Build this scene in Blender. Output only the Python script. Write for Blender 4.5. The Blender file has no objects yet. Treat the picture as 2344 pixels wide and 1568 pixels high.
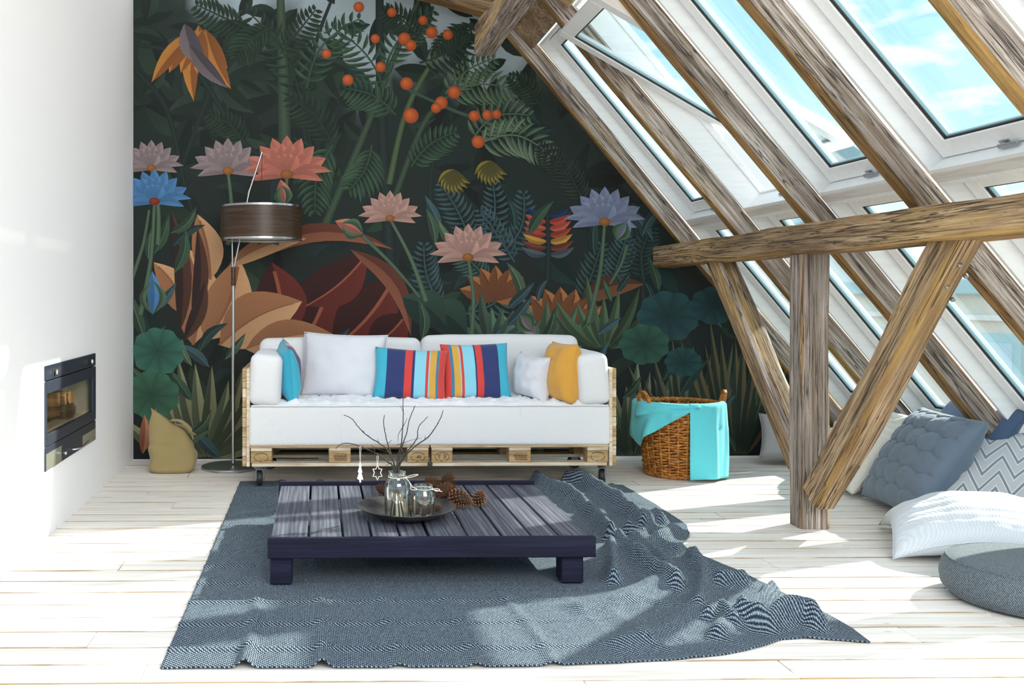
import bpy, bmesh, math, random
from mathutils import Vector, Matrix, noise
random.seed(7)
S = bpy.context.scene
COL = S.collection
R = math.radians

# ---------------------------------------------------------------- camera
F, CX, CY, W_, H_ = 2200.0, 767.4, 674.0, 2344.0, 1568.0
EYE = Vector((0, 0, 1.28)); YAW = R(1.0)
cam_d = bpy.data.cameras.new('camera'); cam = bpy.data.objects.new('camera', cam_d); COL.objects.link(cam)
cam.location = EYE; cam.rotation_euler = (R(90), 0, -YAW)
cam_d.sensor_width = 36; cam_d.sensor_fit = 'HORIZONTAL'; cam_d.lens = 36 * F / W_
cam_d.shift_x = (W_ / 2 - CX) / W_; cam_d.shift_y = -(H_ / 2 - CY) / W_
cam_d.clip_start = 0.05; cam_d.clip_end = 500
S.camera = cam

# ---------------------------------------------------------------- view, sun, sky
S.view_settings.view_transform = 'Standard'; S.view_settings.look = 'None'
S.view_settings.exposure = 1.08; S.view_settings.gamma = 1.0; S.view_settings.use_curve_mapping = False
SUN = Vector((-1, -0.56, -0.69)).normalized()
sd = bpy.data.lights.new('sun', 'SUN'); so = bpy.data.objects.new('sun', sd); COL.objects.link(so)
sd.energy = 5.2; sd.angle = R(0.9); sd.color = (1.0, 0.93, 0.81)
so.rotation_euler = SUN.to_track_quat('-Z', 'Y').to_euler(); so.location = (12, 10, 9)

# added soft area light behind the viewer, fill to brighten the room
ad = bpy.data.lights.new('added_fill', 'AREA'); ao = bpy.data.objects.new('added_fill', ad); COL.objects.link(ao)
ad.shape = 'RECTANGLE'; ad.size = 4.5; ad.size_y = 2.6; ad.energy = 165; ad.color = (1.0, .925, .87)
ao.location = (2.0, -1.4, 3.7); ao.rotation_euler = (Vector((-.6, 6.4, .9)) - Vector((2.0, -1.4, 3.7))).to_track_quat('-Z', 'Y').to_euler()

def V(*a): return Vector(a)
def at(px, py, Y):
    "point of pixel (px,py) at world depth Y"
    f = V(math.sin(YAW), math.cos(YAW), 0); r = V(math.cos(YAW), -math.sin(YAW), 0)
    d = f + r * ((px - CX) / F) + V(0, 0, 1) * ((CY - py) / F)
    return EYE + d * (Y / d.y)
def onz(px, py, z=0.0):
    f = V(math.sin(YAW), math.cos(YAW), 0); r = V(math.cos(YAW), -math.sin(YAW), 0)
    d = f + r * ((px - CX) / F) + V(0, 0, 1) * ((CY - py) / F)
    return EYE + d * ((z - EYE.z) / d.z)

# ---------------------------------------------------------------- node helper
class NT:
    def __init__(s, name, **pr):
        s.m = bpy.data.materials.new(name); s.m.use_nodes = True
        s.t = s.m.node_tree; s.b = s.t.nodes['Principled BSDF']; s.out = s.t.nodes['Material Output']
        for k, v in pr.items(): s.set(s.b, k.replace('_', ' '), v)
    def set(s, n, k, v):
        i = n.inputs[k]
        if isinstance(v, bpy.types.NodeSocket): s.t.links.new(v, i)
        else:
            if isinstance(v, (tuple, list)) and len(v) == 3 and i.type == 'RGBA': v = (*v, 1)
            i.default_value = v
    def n(s, typ, ins=None, out=0, **pr):
        n = s.t.nodes.new('ShaderNode' + typ)
        for k, v in pr.items(): setattr(n, k, v)
        for k, v in (ins or {}).items(): s.set(n, k, v)
        return n.outputs[out]
    def co(s, kind='Object'): return s.t.nodes.new('ShaderNodeTexCoord').outputs[kind]
    def mp(s, v, scale=(1, 1, 1), loc=(0, 0, 0), rot=(0, 0, 0)):
        return s.n('Mapping', {0: v, 1: loc, 2: rot, 3: scale})
    def rnd(s, v, k=13.0):
        "shift coordinates by the object's own random number"
        oi = s.t.nodes.new('ShaderNodeObjectInfo').outputs['Random']
        x = s.n('Math', {0: oi, 1: k}, operation='MULTIPLY')
        return s.n('VectorMath', {0: v, 1: x}, operation='ADD')
    def noise(s, v, sc=5, det=4, rough=.5, dist=0.0, out=0):
        return s.n('TexNoise', {'Vector': v, 'Scale': sc, 'Detail': det, 'Roughness': rough, 'Distortion': dist}, out)
    def ramp(s, f, stops, interp='LINEAR'):
        n = s.t.nodes.new('ShaderNodeValToRGB'); cr = n.color_ramp; cr.interpolation = interp
        while len(cr.elements) < len(stops): cr.elements.new(0.5)
        for e, (p, c) in zip(cr.elements, stops):
            e.position = p; e.color = (*c, 1) if isinstance(c, (tuple, list)) else (c, c, c, 1)
        s.t.links.new(f, n.inputs[0]); return n.outputs[0]
    def mix(s, f, a, b, mode='MIX'):
        n = s.t.nodes.new('ShaderNodeMix'); n.data_type = 'RGBA'; n.blend_type = mode
        for k, v in ((0, f), (6, a), (7, b)): s.set(n, k, v)
        return n.outputs[2]
    def math(s, op, a, b=0.0): return s.n('Math', {0: a, 1: b}, operation=op)
    def sep(s, v, i): return s.n('SeparateXYZ', {0: v}, i)
    def bump(s, h, st=.3, dist=.01):
        s.set(s.b, 'Normal', s.n('Bump', {'Height': h, 'Strength': st, 'Distance': dist}))
    def col(s, c): s.set(s.b, 'Base Color', c)

# ---------------------------------------------------------------- world
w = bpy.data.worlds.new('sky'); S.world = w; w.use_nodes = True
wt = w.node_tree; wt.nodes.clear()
class WN(NT):
    def __init__(s, t): s.t = t
wn = WN(wt)
g = wn.co('Generated'); z = wn.sep(g, 2)
sky = wn.ramp(z, [(0.0, (.93, .96, .98)), (.06, (.84, .95, .98)), (.13, (.60, .84, .93)), (.24, (.46, .75, .90)), (.5, (.52, .75, .90)), (1.0, (.55, .74, .90))])
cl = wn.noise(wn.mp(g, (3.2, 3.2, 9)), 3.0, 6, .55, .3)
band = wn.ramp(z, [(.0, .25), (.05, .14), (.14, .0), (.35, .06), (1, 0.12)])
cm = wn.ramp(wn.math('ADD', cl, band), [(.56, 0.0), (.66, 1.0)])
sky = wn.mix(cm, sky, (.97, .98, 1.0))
gr = wn.ramp(z, [(.0, 0.0), (.004, 1.0)])
sky = wn.mix(gr, (.52, .48, .43), sky)
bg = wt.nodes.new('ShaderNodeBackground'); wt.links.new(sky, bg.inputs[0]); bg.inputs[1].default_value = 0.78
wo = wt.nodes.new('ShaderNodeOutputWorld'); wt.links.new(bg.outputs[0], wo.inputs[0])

# ---------------------------------------------------------------- mesh helpers
class MB:
    def __init__(s): s.v = []; s.f = []; s.m = []; s.uv = {}
    def add(s, vs, fs, mi=0, uvs=None):
        o = len(s.v); s.v += [tuple(v) for v in vs]
        for f in fs: s.f.append([i + o for i in f]); s.m.append(mi)
        if uvs:
            for i, u in enumerate(uvs): s.uv[o + i] = u
        return s
    def box(s, a, b, ch=0.003, mi=0, M=None):
        "chamfered box between corners a and b"
        c = [(p + q) / 2 for p, q in zip(a, b)]; h = [abs(q - p) / 2 for p, q in zip(a, b)]
        ch = min(ch, min(h) * .45); vs = []; ix = {}
        for sx in (-1, 1):
            for sy in (-1, 1):
                for sz in (-1, 1):
                    sg = (sx, sy, sz)
                    for ax in range(3):
                        ix[sg, ax] = len(vs)
                        vs.append(Vector([c[k] + sg[k] * (h[k] if k == ax else h[k] - ch) for k in range(3)]))
        fs = []
        for ax in range(3):
            o1, o2 = [k for k in range(3) if k != ax]
            for sg in (-1, 1):
                q = []
                for p1, p2 in ((-1, -1), (1, -1), (1, 1), (-1, 1)):
                    t = [0, 0, 0]; t[ax] = sg; t[o1] = p1; t[o2] = p2; q.append(ix[tuple(t), ax])
                fs.append(q)
            for p1 in (-1, 1):
                for p2 in (-1, 1):
                    q = []
                    for sg, a_ in ((-1, o1), (1, o1), (1, o2), (-1, o2)):
                        t = [0, 0, 0]; t[ax] = sg; t[o1] = p1; t[o2] = p2; q.append(ix[tuple(t), a_])
                    fs.append(q)
        for sx in (-1, 1):
            for sy in (-1, 1):
                for sz in (-1, 1): fs.append([ix[(sx, sy, sz), k] for k in range(3)])
        if M: vs = [M @ v for v in vs]
        cc = sum(vs, Vector()) / len(vs)
        out = []
        for f in fs:
            p = [vs[i] for i in f]; nn = (p[1] - p[0]).cross(p[2] - p[0])
            if nn.dot(sum(p, Vector()) / len(p) - cc) < 0: f = f[::-1]
            out.append(f)
        return s.add(vs, out, mi)
    def tube(s, pts, rad, n=8, mi=0, cap=True, closed=False):
        pts = [Vector(p) for p in pts]; m = len(pts)
        rr = rad if isinstance(rad, (list, tuple)) else [rad] * m
        vs = []; up = None
        for i in range(m):
            if closed: d = pts[(i + 1) % m] - pts[i - 1]
            else: d = pts[min(i + 1, m - 1)] - pts[max(i - 1, 0)]
            d.normalize()
            if up is None: up = d.orthogonal().normalized()
            up = (up - d * up.dot(d)); up = up.normalized() if up.length > 1e-6 else d.orthogonal().normalized()
            sd_ = d.cross(up)
            for k in range(n):
                a = 2 * math.pi * k / n
                vs.append(pts[i] + (up * math.cos(a) + sd_ * math.sin(a)) * rr[i])
        fs = []
        for i in range(m if closed else m - 1):
            j = (i + 1) % m
            for k in range(n):
                l = (k + 1) % n
                fs.append([i * n + k, i * n + l, j * n + l, j * n + k])
        if cap and not closed: fs += [list(range(n))[::-1], [(m - 1) * n + k for k in range(n)]]
        return s.add(vs, fs, mi)
    def lathe(s, prof, n=32, mi=0, M=None, close=False):
        vs = []
        for r_, z_ in prof:
            for k in range(n):
                a = 2 * math.pi * k / n; v = Vector((r_ * math.cos(a), r_ * math.sin(a), z_)); vs.append(M @ v if M else v)
        fs = []; m = len(prof)
        for i in range(m if close else m - 1):
            j = (i + 1) % m
            for k in range(n):
                l = (k + 1) % n; fs.append([i * n + k, i * n + l, j * n + l, j * n + k])
        return s.add(vs, fs, mi)
    def grid(s, fn, nu, nv, mi=0, flip=False):
        vs = []; uv = []
        for j in range(nv + 1):
            for i in range(nu + 1):
                vs.append(Vector(fn(i / nu, j / nv))); uv.append((i / nu, j / nv))
        fs = []
        for j in range(nv):
            for i in range(nu):
                a = j * (nu + 1) + i; q = [a, a + 1, a + nu + 2, a + nu + 1]; fs.append(q[::-1] if flip else q)
        return s.add(vs, fs, mi, uv)
    def mesh(s, name, mats, smooth=None):
        me = bpy.data.meshes.new(name); me.from_pydata(s.v, [], s.f)
        for m in (mats if isinstance(mats, (list, tuple)) else [mats]): me.materials.append(m)
        if any(s.m): me.polygons.foreach_set('material_index', s.m)
        if s.uv:
            l = me.uv_layers.new(name='UVMap')
            for lp in me.loops: l.data[lp.index].uv = s.uv.get(lp.vertex_index, (0, 0))
        me.update()
        if smooth is not None:
            me.polygons.foreach_set('use_smooth', [True] * len(me.polygons)); me.set_sharp_from_angle(angle=R(smooth))
        return me
    def ob(s, name, mats, parent=None, smooth=None, loc=None):
        return obj(name, s.mesh(name, mats, smooth), parent, loc)
def obj(name, me, parent=None, loc=None, M=None):
    o = bpy.data.objects.new(name, me); COL.objects.link(o)
    if parent: o.parent = parent
    if loc is not None: o.location = loc
    if M is not None: o.matrix_world = M
    return o
def fixn(o):
    bm = bmesh.new(); bm.from_mesh(o.data); bmesh.ops.recalc_face_normals(bm, faces=bm.faces[:]); bm.to_mesh(o.data); bm.free(); return o
def tag(o, label=None, cat=None, group=None, kind=None):
    if label: o['label'] = label
    if cat: o['category'] = cat
    if group: o['group'] = group
    if kind: o['kind'] = kind
    return o
def empty(name, loc=(0, 0, 0), label=None, cat=None, group=None, kind=None, rz=0):
    o = bpy.data.objects.new(name, None); COL.objects.link(o); o.location = loc; o.rotation_euler = (0, 0, rz); o.empty_display_size = .1
    return tag(o, label, cat, group, kind)
def rbox(sx, sy, sz, r, seg=4, puff=0.0, sub=0, wob=0.0, seed=0):
    "soft box centred on the origin, as MB"
    bm = bmesh.new(); bmesh.ops.create_cube(bm, size=1)
    for v in bm.verts: v.co = V(v.co.x * sx, v.co.y * sy, v.co.z * sz)
    bmesh.ops.bevel(bm, geom=bm.edges[:], offset=r, segments=seg, profile=.5, affect='EDGES')
    if sub: bmesh.ops.subdivide_edges(bm, edges=[e for e in bm.edges if e.calc_length() > min(sx, sy, sz) * .3], cuts=sub, use_grid_fill=True)
    for v in bm.verts:
        x, y, z_ = v.co.x / sx * 2, v.co.y / sy * 2, v.co.z / sz * 2
        k = puff
        v.co += V(x * (1 - y * y) * (1 - z_ * z_), y * (1 - x * x) * (1 - z_ * z_), z_ * (1 - x * x) * (1 - y * y)) * k
        if wob: v.co += noise.noise_vector(v.co * 5 + V(seed, 0, 0)) * wob
    m = MB(); bm.verts.index_update()
    m.add([v.co.copy() for v in bm.verts], [[v.index for v in f.verts] for f in bm.faces]); bm.free(); return m
# ---------------------------------------------------------------- materials
def simple(name, c, rough=.6, metal=0.0, **k):
    t = NT(name, Roughness=rough, Metallic=metal, **k); t.col(c); return t.m
def m_plaster(name, c):
    t = NT(name, Roughness=.9); v = t.co(); t.col(c)
    t.bump(t.noise(v, 60, 3), .25, .004); return t.m
M_PLASTER = m_plaster('white plaster', (.925, .91, .91))
M_CEIL = m_plaster('white ceiling paint', (.82, .82, .82))

def m_beam(name, c_dark, c_mid, c_light, c_gold, gold=.5):
    t = NT(name, Roughness=.85); v = t.rnd(t.co(), 9.0)
    big = t.noise(t.mp(v, (1.1, 7, 7)), 1.0, 3, .5, .2)
    fine = t.noise(t.mp(v, (2.0, 75, 75)), 1.0, 6, .72, .35)
    c = t.ramp(fine, [(.34, c_dark), (.48, c_mid), (.62, c_light)])
    c = t.mix(t.ramp(big, [(gold, 0.0), (gold + .12, .75)]), c, t.ramp(fine, [(.3, [x * .6 for x in c_gold]), (.6, c_gold)]))
    def cracks(sc, w, off, lo):
        n_ = t.noise(t.mp(v, (sc * .028, sc, sc), off), 1.0, 3, .55, .6)
        k_ = t.ramp(t.math('ABSOLUTE', t.math('SUBTRACT', n_, .5)), [(.0, 1.0), (w, .8), (w * 2.2, 0.0)])
        m_ = t.ramp(t.noise(t.mp(v, (1.3, 9, 9), (off[1], 5, off[0])), 1.0, 2), [(lo, 0.0), (lo + .06, 1.0)])
        return t.math('MULTIPLY', k_, m_)
    ck = t.math('MAXIMUM', cracks(22, .0075, (0, 3, 1), .42), cracks(48, .010, (4, 1, 7), .46))
    tone = t.noise(t.mp(v, (.8, 5, 5), (2, 2, 9)), 1.0, 3, .6)
    c = t.mix(t.ramp(tone, [(.42, 0.0), (.62, .55)]), c, c_dark)
    c = t.mix(t.math('MULTIPLY', ck, .9), c, (.035, .022, .015))
    spot = t.ramp(t.noise(t.mp(v, (14, 60, 60)), 1.0, 4, .75), [(.60, 0.0), (.70, .6)])
    c = t.mix(spot, c, (.07, .05, .042))
    t.col(c)
    t.bump(t.math('SUBTRACT', fine, t.math('MULTIPLY', ck, 1.6)), .75, .006); return t.m
M_WGREY = m_beam('weathered grey oak', (.12, .080, .055), (.43, .345, .285), (.74, .645, .59), (.50, .36, .22), .58)
M_WBROWN = m_beam('brown oak', (.09, .050, .024), (.35, .22, .115), (.60, .42, .25), (.62, .39, .15), .54)
M_WGOLD = m_beam('golden oak face', (.11, .055, .018), (.30, .165, .06), (.44, .26, .10), (.56, .34, .11), .47)

def m_board():
    t = NT('whitewashed floorboard', Roughness=.5, Specular_IOR_Level=.35); o = t.co(); v = t.rnd(o, 17.0)
    fine = t.noise(t.mp(v, (1.4, 34, 34)), 1.0, 5, .6, .3)
    c = t.ramp(fine, [(.30, (.64, .57, .49)), (.46, (.81, .76, .70)), (.62, (.89, .855, .81))])
    tint = t.n('ObjectInfo', out=5)
    c = t.mix(t.ramp(tint, [(0, 0.0), (1, .22)]), c, (.74, .68, .60))
    y = t.math('ABSOLUTE', t.sep(o, 1))
    wear = t.math('ADD', y, t.math('MULTIPLY', t.math('SUBTRACT', t.noise(t.mp(v, (2.2, 14, 14)), 1.0, 4, .65), .5), .030))
    c = t.mix(t.ramp(wear, [(.0725, 0.0), (.0780, .95)]), c, (.36, .24, .12))
    scr = t.ramp(t.noise(t.mp(v, (2.4, 75, 75), (3, 1, 2)), 1.0, 3, .7), [(.66, 0.0), (.74, .55)])
    c = t.mix(scr, c, (.55, .45, .33))
    knot = t.ramp(t.n('TexVoronoi', {'Vector': t.mp(v, (3.2, 9, 9)), 'Scale': 1.0}), [(.02, .8), (.07, 0.0)])
    c = t.mix(knot, c, (.40, .29, .18))
    t.col(c); t.bump(fine, .22, .004); return t.m
M_BOARD = m_board()
M_SUB = simple('dark joint between boards', (.20, .13, .07), .9)
M_WHITE = None
def m_paint():
    t = NT('white lacquered pine', Roughness=.38); v = t.co()
    f = t.noise(t.mp(v, (4, 40, 40)), 1, 4, .6)
    t.col(t.ramp(f, [(.3, (.86, .865, .88)), (.55, (.92, .92, .925))])); t.bump(f, .08, .003); return t.m
M_WHITE = m_paint()
def m_sill():
    t = NT('white stained timber', Roughness=.55); v = t.co()
    f = t.noise(t.mp(v, (30, 2, 30)), 1, 5, .6, .4)
    t.col(t.ramp(f, [(.35, (.62, .57, .52)), (.55, (.78, .75, .72))])); t.bump(f, .15, .003); return t.m
M_SILL = m_sill()
def m_glass(name, tint, gl=.9, lo=.02, hi=.35):
    t = NT(name); t.t.nodes.remove(t.b)
    lw = t.n('LayerWeight', {'Blend': .22}, 0)
    f = t.ramp(lw, [(0.0, lo), (1.0, hi)])
    a = t.t.nodes.new('ShaderNodeBsdfTransparent'); a.inputs[0].default_value = (*tint, 1)
    b = t.t.nodes.new('ShaderNodeBsdfGlossy'); b.inputs['Roughness'].default_value = .02; b.inputs[0].default_value = (gl, gl, gl, 1)
    x = t.t.nodes.new('ShaderNodeMixShader'); t.t.links.new(f, x.inputs[0]); t.t.links.new(a.outputs[0], x.inputs[1]); t.t.links.new(b.outputs[0], x.inputs[2])
    t.t.links.new(x.outputs[0], t.out.inputs[0]); return t.m
M_PANE = m_glass('window glass', (.93, .985, .99), .9, .02, .30)
M_JAR = m_glass('jar glass', (.95, .98, .97), .95, .05, .75)
M_FIREGLASS = m_glass('fireproof glass', (.95, .93, .88), .9, .03, .35)
M_SPACER = simple('teal glass edge', (.28, .42, .46), .5)
M_GASKET = simple('black rubber gasket', (.012, .010, .010), .6)
M_ALU = simple('grey window hardware', (.42, .44, .47), .35, .8)
M_CHROME = simple('polished chrome', (.50, .51, .53), .2, 1.0)
M_STEEL = simple('zinc plated steel', (.42, .42, .42), .32, .9)
M_RUBBER = simple('black rubber tyre', (.018, .020, .024), .55)
M_HUB = simple('grey wheel hub', (.10, .11, .12), .4)

def m_cloth(name, c, sc=420, amt=.10, bump=.25, c2=None, rough=.95):
    t = NT(name, Roughness=rough, Sheen_Weight=.25); v = t.co()
    f = t.n('TexWave', {'Vector': v, 'Scale': sc * .16, 'Distortion': 1.2, 'Detail': 1.0}, 1, bands_direction='DIAGONAL')
    g_ = t.noise(v, sc * .5, 2)
    h = t.math('ADD', f, g_)
    lo = [x * (1 - amt) for x in c]; hi = c2 or [min(1, x * (1 + amt)) for x in c]
    t.col(t.ramp(t.math('MULTIPLY', h, .5), [(.25, lo), (.75, hi)])); t.bump(h, bump, .002); return t.m
M_SOFA = m_cloth('white woven upholstery', (.73, .73, .745), 420, .05)
M_COTTON = m_cloth('white cotton', (.80, .81, .84), 300, .04)
M_GREYW = m_cloth('pale grey cotton', (.66, .67, .72), 300, .04)
M_MUST = m_cloth('mustard wool', (.66, .33, .05), 420, .12)
M_TURQ = m_cloth('turquoise linen', (.11, .58, .66), 500, .08)
M_TURQ2 = m_cloth('turquoise cotton', (.035, .36, .52), 420, .08)
M_KHAKI = m_cloth('khaki canvas', (.31, .24, .10), 500, .10)
M_QUILT = m_cloth('slate blue satin', (.14, .19, .26), 260, .06, .1, rough=.6)
M_NAVYC = m_cloth('dark blue cotton', (.07, .11, .20), 300, .08)
M_RUFF = m_cloth('cream ruffled cotton', (.80, .78, .72), 300, .06)
M_PLEAT = m_cloth('white pleated cotton', (.66, .70, .745), 300, .05)
M_GREYC = m_cloth('warm grey cotton', (.42, .40, .40), 300, .05)

def m_denim():
    t = NT('blue grey denim twill', Roughness=.95, Sheen_Weight=.08); v = t.co()
    w1 = t.n('TexWave', {'Vector': t.mp(v, (1, 1, 1), (0, 0, 0), (0, .6, .3)), 'Scale': 52, 'Distortion': 2.0, 'Detail': 2.0, 'Detail Scale': 4.0}, 1, bands_direction='X')
    f = t.noise(v, 170, 3, .7); h = t.math('ADD', t.math('MULTIPLY', w1, .5), f)
    t.col(t.ramp(h, [(.42, (.020, .028, .036)), (.68, (.060, .076, .090)), (.95, (.20, .235, .26))])); t.bump(h, .35, .003); return t.m
M_DENIM = m_denim()
def m_rug():
    t = NT('blue grey woven wool', Roughness=1.0, Specular_IOR_Level=.1); uv = t.co('UV')
    v = t.mp(uv, (2.64, 3.25, 1))
    a = t.n('TexWave', {'Vector': t.mp(v, (1, .55, 1), (0, 0, 0), (0, 0, .5)), 'Scale': 40, 'Distortion': 3.2, 'Detail': 2.0, 'Detail Scale': 9.0, 'Detail Roughness': .6}, 1, bands_direction='Y')
    b = t.n('TexWave', {'Vector': t.mp(v, (1, 1, 1)), 'Scale': 46, 'Distortion': 2.6, 'Detail': 2.0, 'Detail Scale': 8.0}, 1, bands_direction='X')
    h = t.math('ADD', t.math('MULTIPLY', a, .62), t.math('MULTIPLY', b, .38))
    big = t.noise(v, 2.2, 2)
    c = t.ramp(h, [(.28, (.006, .010, .018)), (.45, (.034, .052, .080)), (.64, (.165, .22, .275)), (.88, (.54, .60, .63))])
    c = t.mix(t.math('MULTIPLY', big, .25), c, (.10, .16, .24))
    t.col(c); t.bump(h, .8, .008); return t.m
M_RUG = m_rug()
def stripes(name, stops):
    t = NT(name, Roughness=.95, Sheen_Weight=.2); uv = t.co('UV'); u = t.sep(uv, 0); v = t.co()
    f = t.n('TexWave', {'Vector': v, 'Scale': 60, 'Distortion': 1.5, 'Detail': 2}, 1, bands_direction='Z')
    c = t.ramp(u, stops, 'CONSTANT')
    c = t.mix(t.math('MULTIPLY', f, .12), c, (.02, .02, .04), 'MULTIPLY'); t.col(c)
    t.bump(f, .12, .002); return t.m
TQ, NV, RD, LB, YE, TL = (.05, .43, .58), (.026, .04, .15), (.66, .055, .045), (.25, .61, .75), (.66, .37, .06), (.05, .21, .36)
ST = [(0, TQ), (.165, NV), (.425, RD), (.525, NV), (.56, LB), (.715, RD), (.755, LB), (.77, YE), (.865, TL), (.905, RD)]
M_STRIPE = stripes('multicoloured stripes', ST)
M_STRIPE2 = stripes('multicoloured stripes mirrored', [(0, RD), (.105, TL), (.15, YE), (.245, LB), (.26, RD), (.30, LB), (.465, NV), (.49, RD), (.585, NV), (.83, TQ)])
def m_chevron():
    t = NT('grey chevron weave', Roughness=.95, Sheen_Weight=.2); uv = t.co('UV'); u = t.sep(uv, 0); v = t.sep(uv, 1)
    tri = t.math('PINGPONG', t.math('MULTIPLY', u, 5.0), .5)
    f = t.math('FRACT', t.math('ADD', t.math('MULTIPLY', v, 6.0), t.math('MULTIPLY', tri, 2.5)))
    lg = (.56, .55, .56)
    c = t.ramp(f, [(0, lg), (.42, (.85, .86, .88)), (.50, (.19, .215, .235)), (.74, (.85, .86, .88)), (.82, lg)], 'CONSTANT')
    w1 = t.n('TexWave', {'Vector': t.mp(uv, (1, 1, 1), (0, 0, 0), (0, 0, .78)), 'Scale': 30, 'Distortion': .4}, 1)
    c = t.mix(t.math('MULTIPLY', w1, .18), c, (.95, .95, .96)); t.col(c); t.bump(w1, .2, .002); return t.m
M_CHEV = m_chevron()
def m_pallet(name, a, b, c_):
    t = NT(name, Roughness=.85); v = t.rnd(t.co(), 7.0)
    f = t.noise(t.mp(v, (3, 45, 45)), 1, 5, .6, .5); g_ = t.noise(v, 6, 2)
    c = t.ramp(f, [(.3, a), (.5, b), (.7, c_)]); c = t.mix(t.ramp(g_, [(.5, 0.0), (.7, .45)]), c, (.42, .22, .09))
    t.col(c); t.bump(f, .3, .004); return t.m
M_PALLET = m_pallet('pallet pine', (.30, .185, .085), (.50, .36, .20), (.68, .55, .37))
M_PALLET2 = m_pallet('pallet block chipboard', (.25, .155, .065), (.42, .28, .13), (.58, .44, .25))
M_PALLET3 = m_pallet('pale pallet edge', (.46, .36, .24), (.66, .56, .42), (.78, .70, .58))
M_INK = simple('black stamp ink', (.02, .017, .015), .8)
def m_navy(name, a, b, c_):
    t = NT(name, Roughness=.62, Specular_IOR_Level=.22); v = t.rnd(t.co(), 7.0)
    wv = t.n('TexWave', {'Vector': t.mp(v, (.55, 9, 9)), 'Scale': 1.6, 'Distortion': 7.0, 'Detail': 3.0, 'Detail Scale': 1.2}, 1, bands_direction='Y')
    f = t.noise(t.mp(v, (2, 50, 50)), 1, 4, .6); h = t.math('ADD', t.math('MULTIPLY', wv, .16), t.math('MULTIPLY', f, .84))
    t.col(t.ramp(h, [(.30, a), (.50, b), (.72, c_)])); t.bump(h, .35, .005); return t.m
M_SLAT = m_navy('navy stained slat', (.040, .043, .062), (.082, .086, .112), (.16, .162, .185))
M_NAVY = m_navy('dark navy painted timber', (.004, .0045, .015), (.008, .0085, .025), (.014, .015, .038))
def m_iron():
    t = NT('aged dark metal', Roughness=.42, Metallic=.6); v = t.co(); f = t.noise(v, 14, 5, .65)
    t.col(t.ramp(f, [(.35, (.035, .036, .038)), (.65, (.13, .125, .12))])); t.bump(f, .1, .003); return t.m
M_IRON = m_iron()
M_WAX = simple('ivory candle wax', (.86, .78, .60), .5, Subsurface_Weight=.2)
def m_flame():
    t = NT('candle flame'); t.col((1, .6, .2)); t.set(t.b, 'Emission Color', (1, .62, .22)); t.set(t.b, 'Emission Strength', 14.0); return t.m
M_FLAME = m_flame()
M_TWIG = simple('dark twig bark', (.028, .026, .022), .8)
M_ORN = simple('white painted wood', (.86, .86, .86), .6)
M_STRING = simple('white cord', (.80, .78, .72), .8)
def m_cone():
    t = NT('pine cone scales', Roughness=.75); v = t.rnd(t.co(), 5.0); f = t.noise(v, 60, 3)
    u = t.sep(t.co('UV'), 0)
    c = t.ramp(u, [(0, (.035, .015, .007)), (.6, (.14, .055, .02)), (1, (.40, .17, .05))])
    t.col(t.mix(t.math('MULTIPLY', f, .4), c, (.06, .025, .01))); return t.m
M_CONE = m_cone()
def m_wicker():
    t = NT('orange brown wicker', Roughness=.5); v = t.co(); f = t.noise(v, 26, 4, .6)
    t.col(t.ramp(f, [(.32, (.15, .045, .008)), (.5, (.42, .15, .022)), (.7, (.62, .27, .05))])); return t.m
M_WICKER = m_wicker()
def m_veneer():
    t = NT('walnut veneer', Roughness=.4); v = t.co()
    f = t.noise(t.mp(v, (3, 3, 130)), 1, 5, .6, .25)
    t.col(t.ramp(f, [(.3, (.014, .006, .002)), (.5, (.042, .019, .007)), (.7, (.090, .046, .018))])); return t.m
M_VENEER = m_veneer()
M_DARKM = simple('dark blue black metal', (.028, .036, .058), .42, .2)
M_BLACKM = simple('black seam', (.01, .008, .007), .7)
M_LOGBARK = m_pallet('log bark', (.07, .04, .02), (.16, .09, .045), (.25, .16, .09))
M_LOGCUT = m_pallet('split log wood', (.42, .20, .06), (.62, .36, .13), (.76, .52, .25))
M_FBOX = m_plaster('pale grey firebox lining', (.78, .75, .69))
M_CREAM = m_plaster('cream facade render', (.80, .76, .68))
M_CREAM2 = m_plaster('white facade render', (.84, .85, .84))
M_BLUE = simple('pale blue window frame', (.45, .66, .72), .5)
M_BLUEG = simple('pale window glass of the neighbour', (.52, .72, .82), .15)
M_ROOF = simple('teal grey roofing', (.30, .47, .52), .7)
# ---------------------------------------------------------------- the room shell
YB = 7.45                      # inner face of the mural wall
XL = -1.432                    # face of the chimney breast
TN = V(.643, 0, -.766); NN = V(.766, 0, .643)
def RP(s, d, y): return V(0, 0, 1.28) + TN * s + NN * d + V(0, y, 0)
RM = Matrix(((TN.x, 0, NN.x, 0), (0, 1, 0, 0), (TN.z, 0, NN.z, 1.28), (0, 0, 0, 1)))   # (s, y, d) -> world

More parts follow.
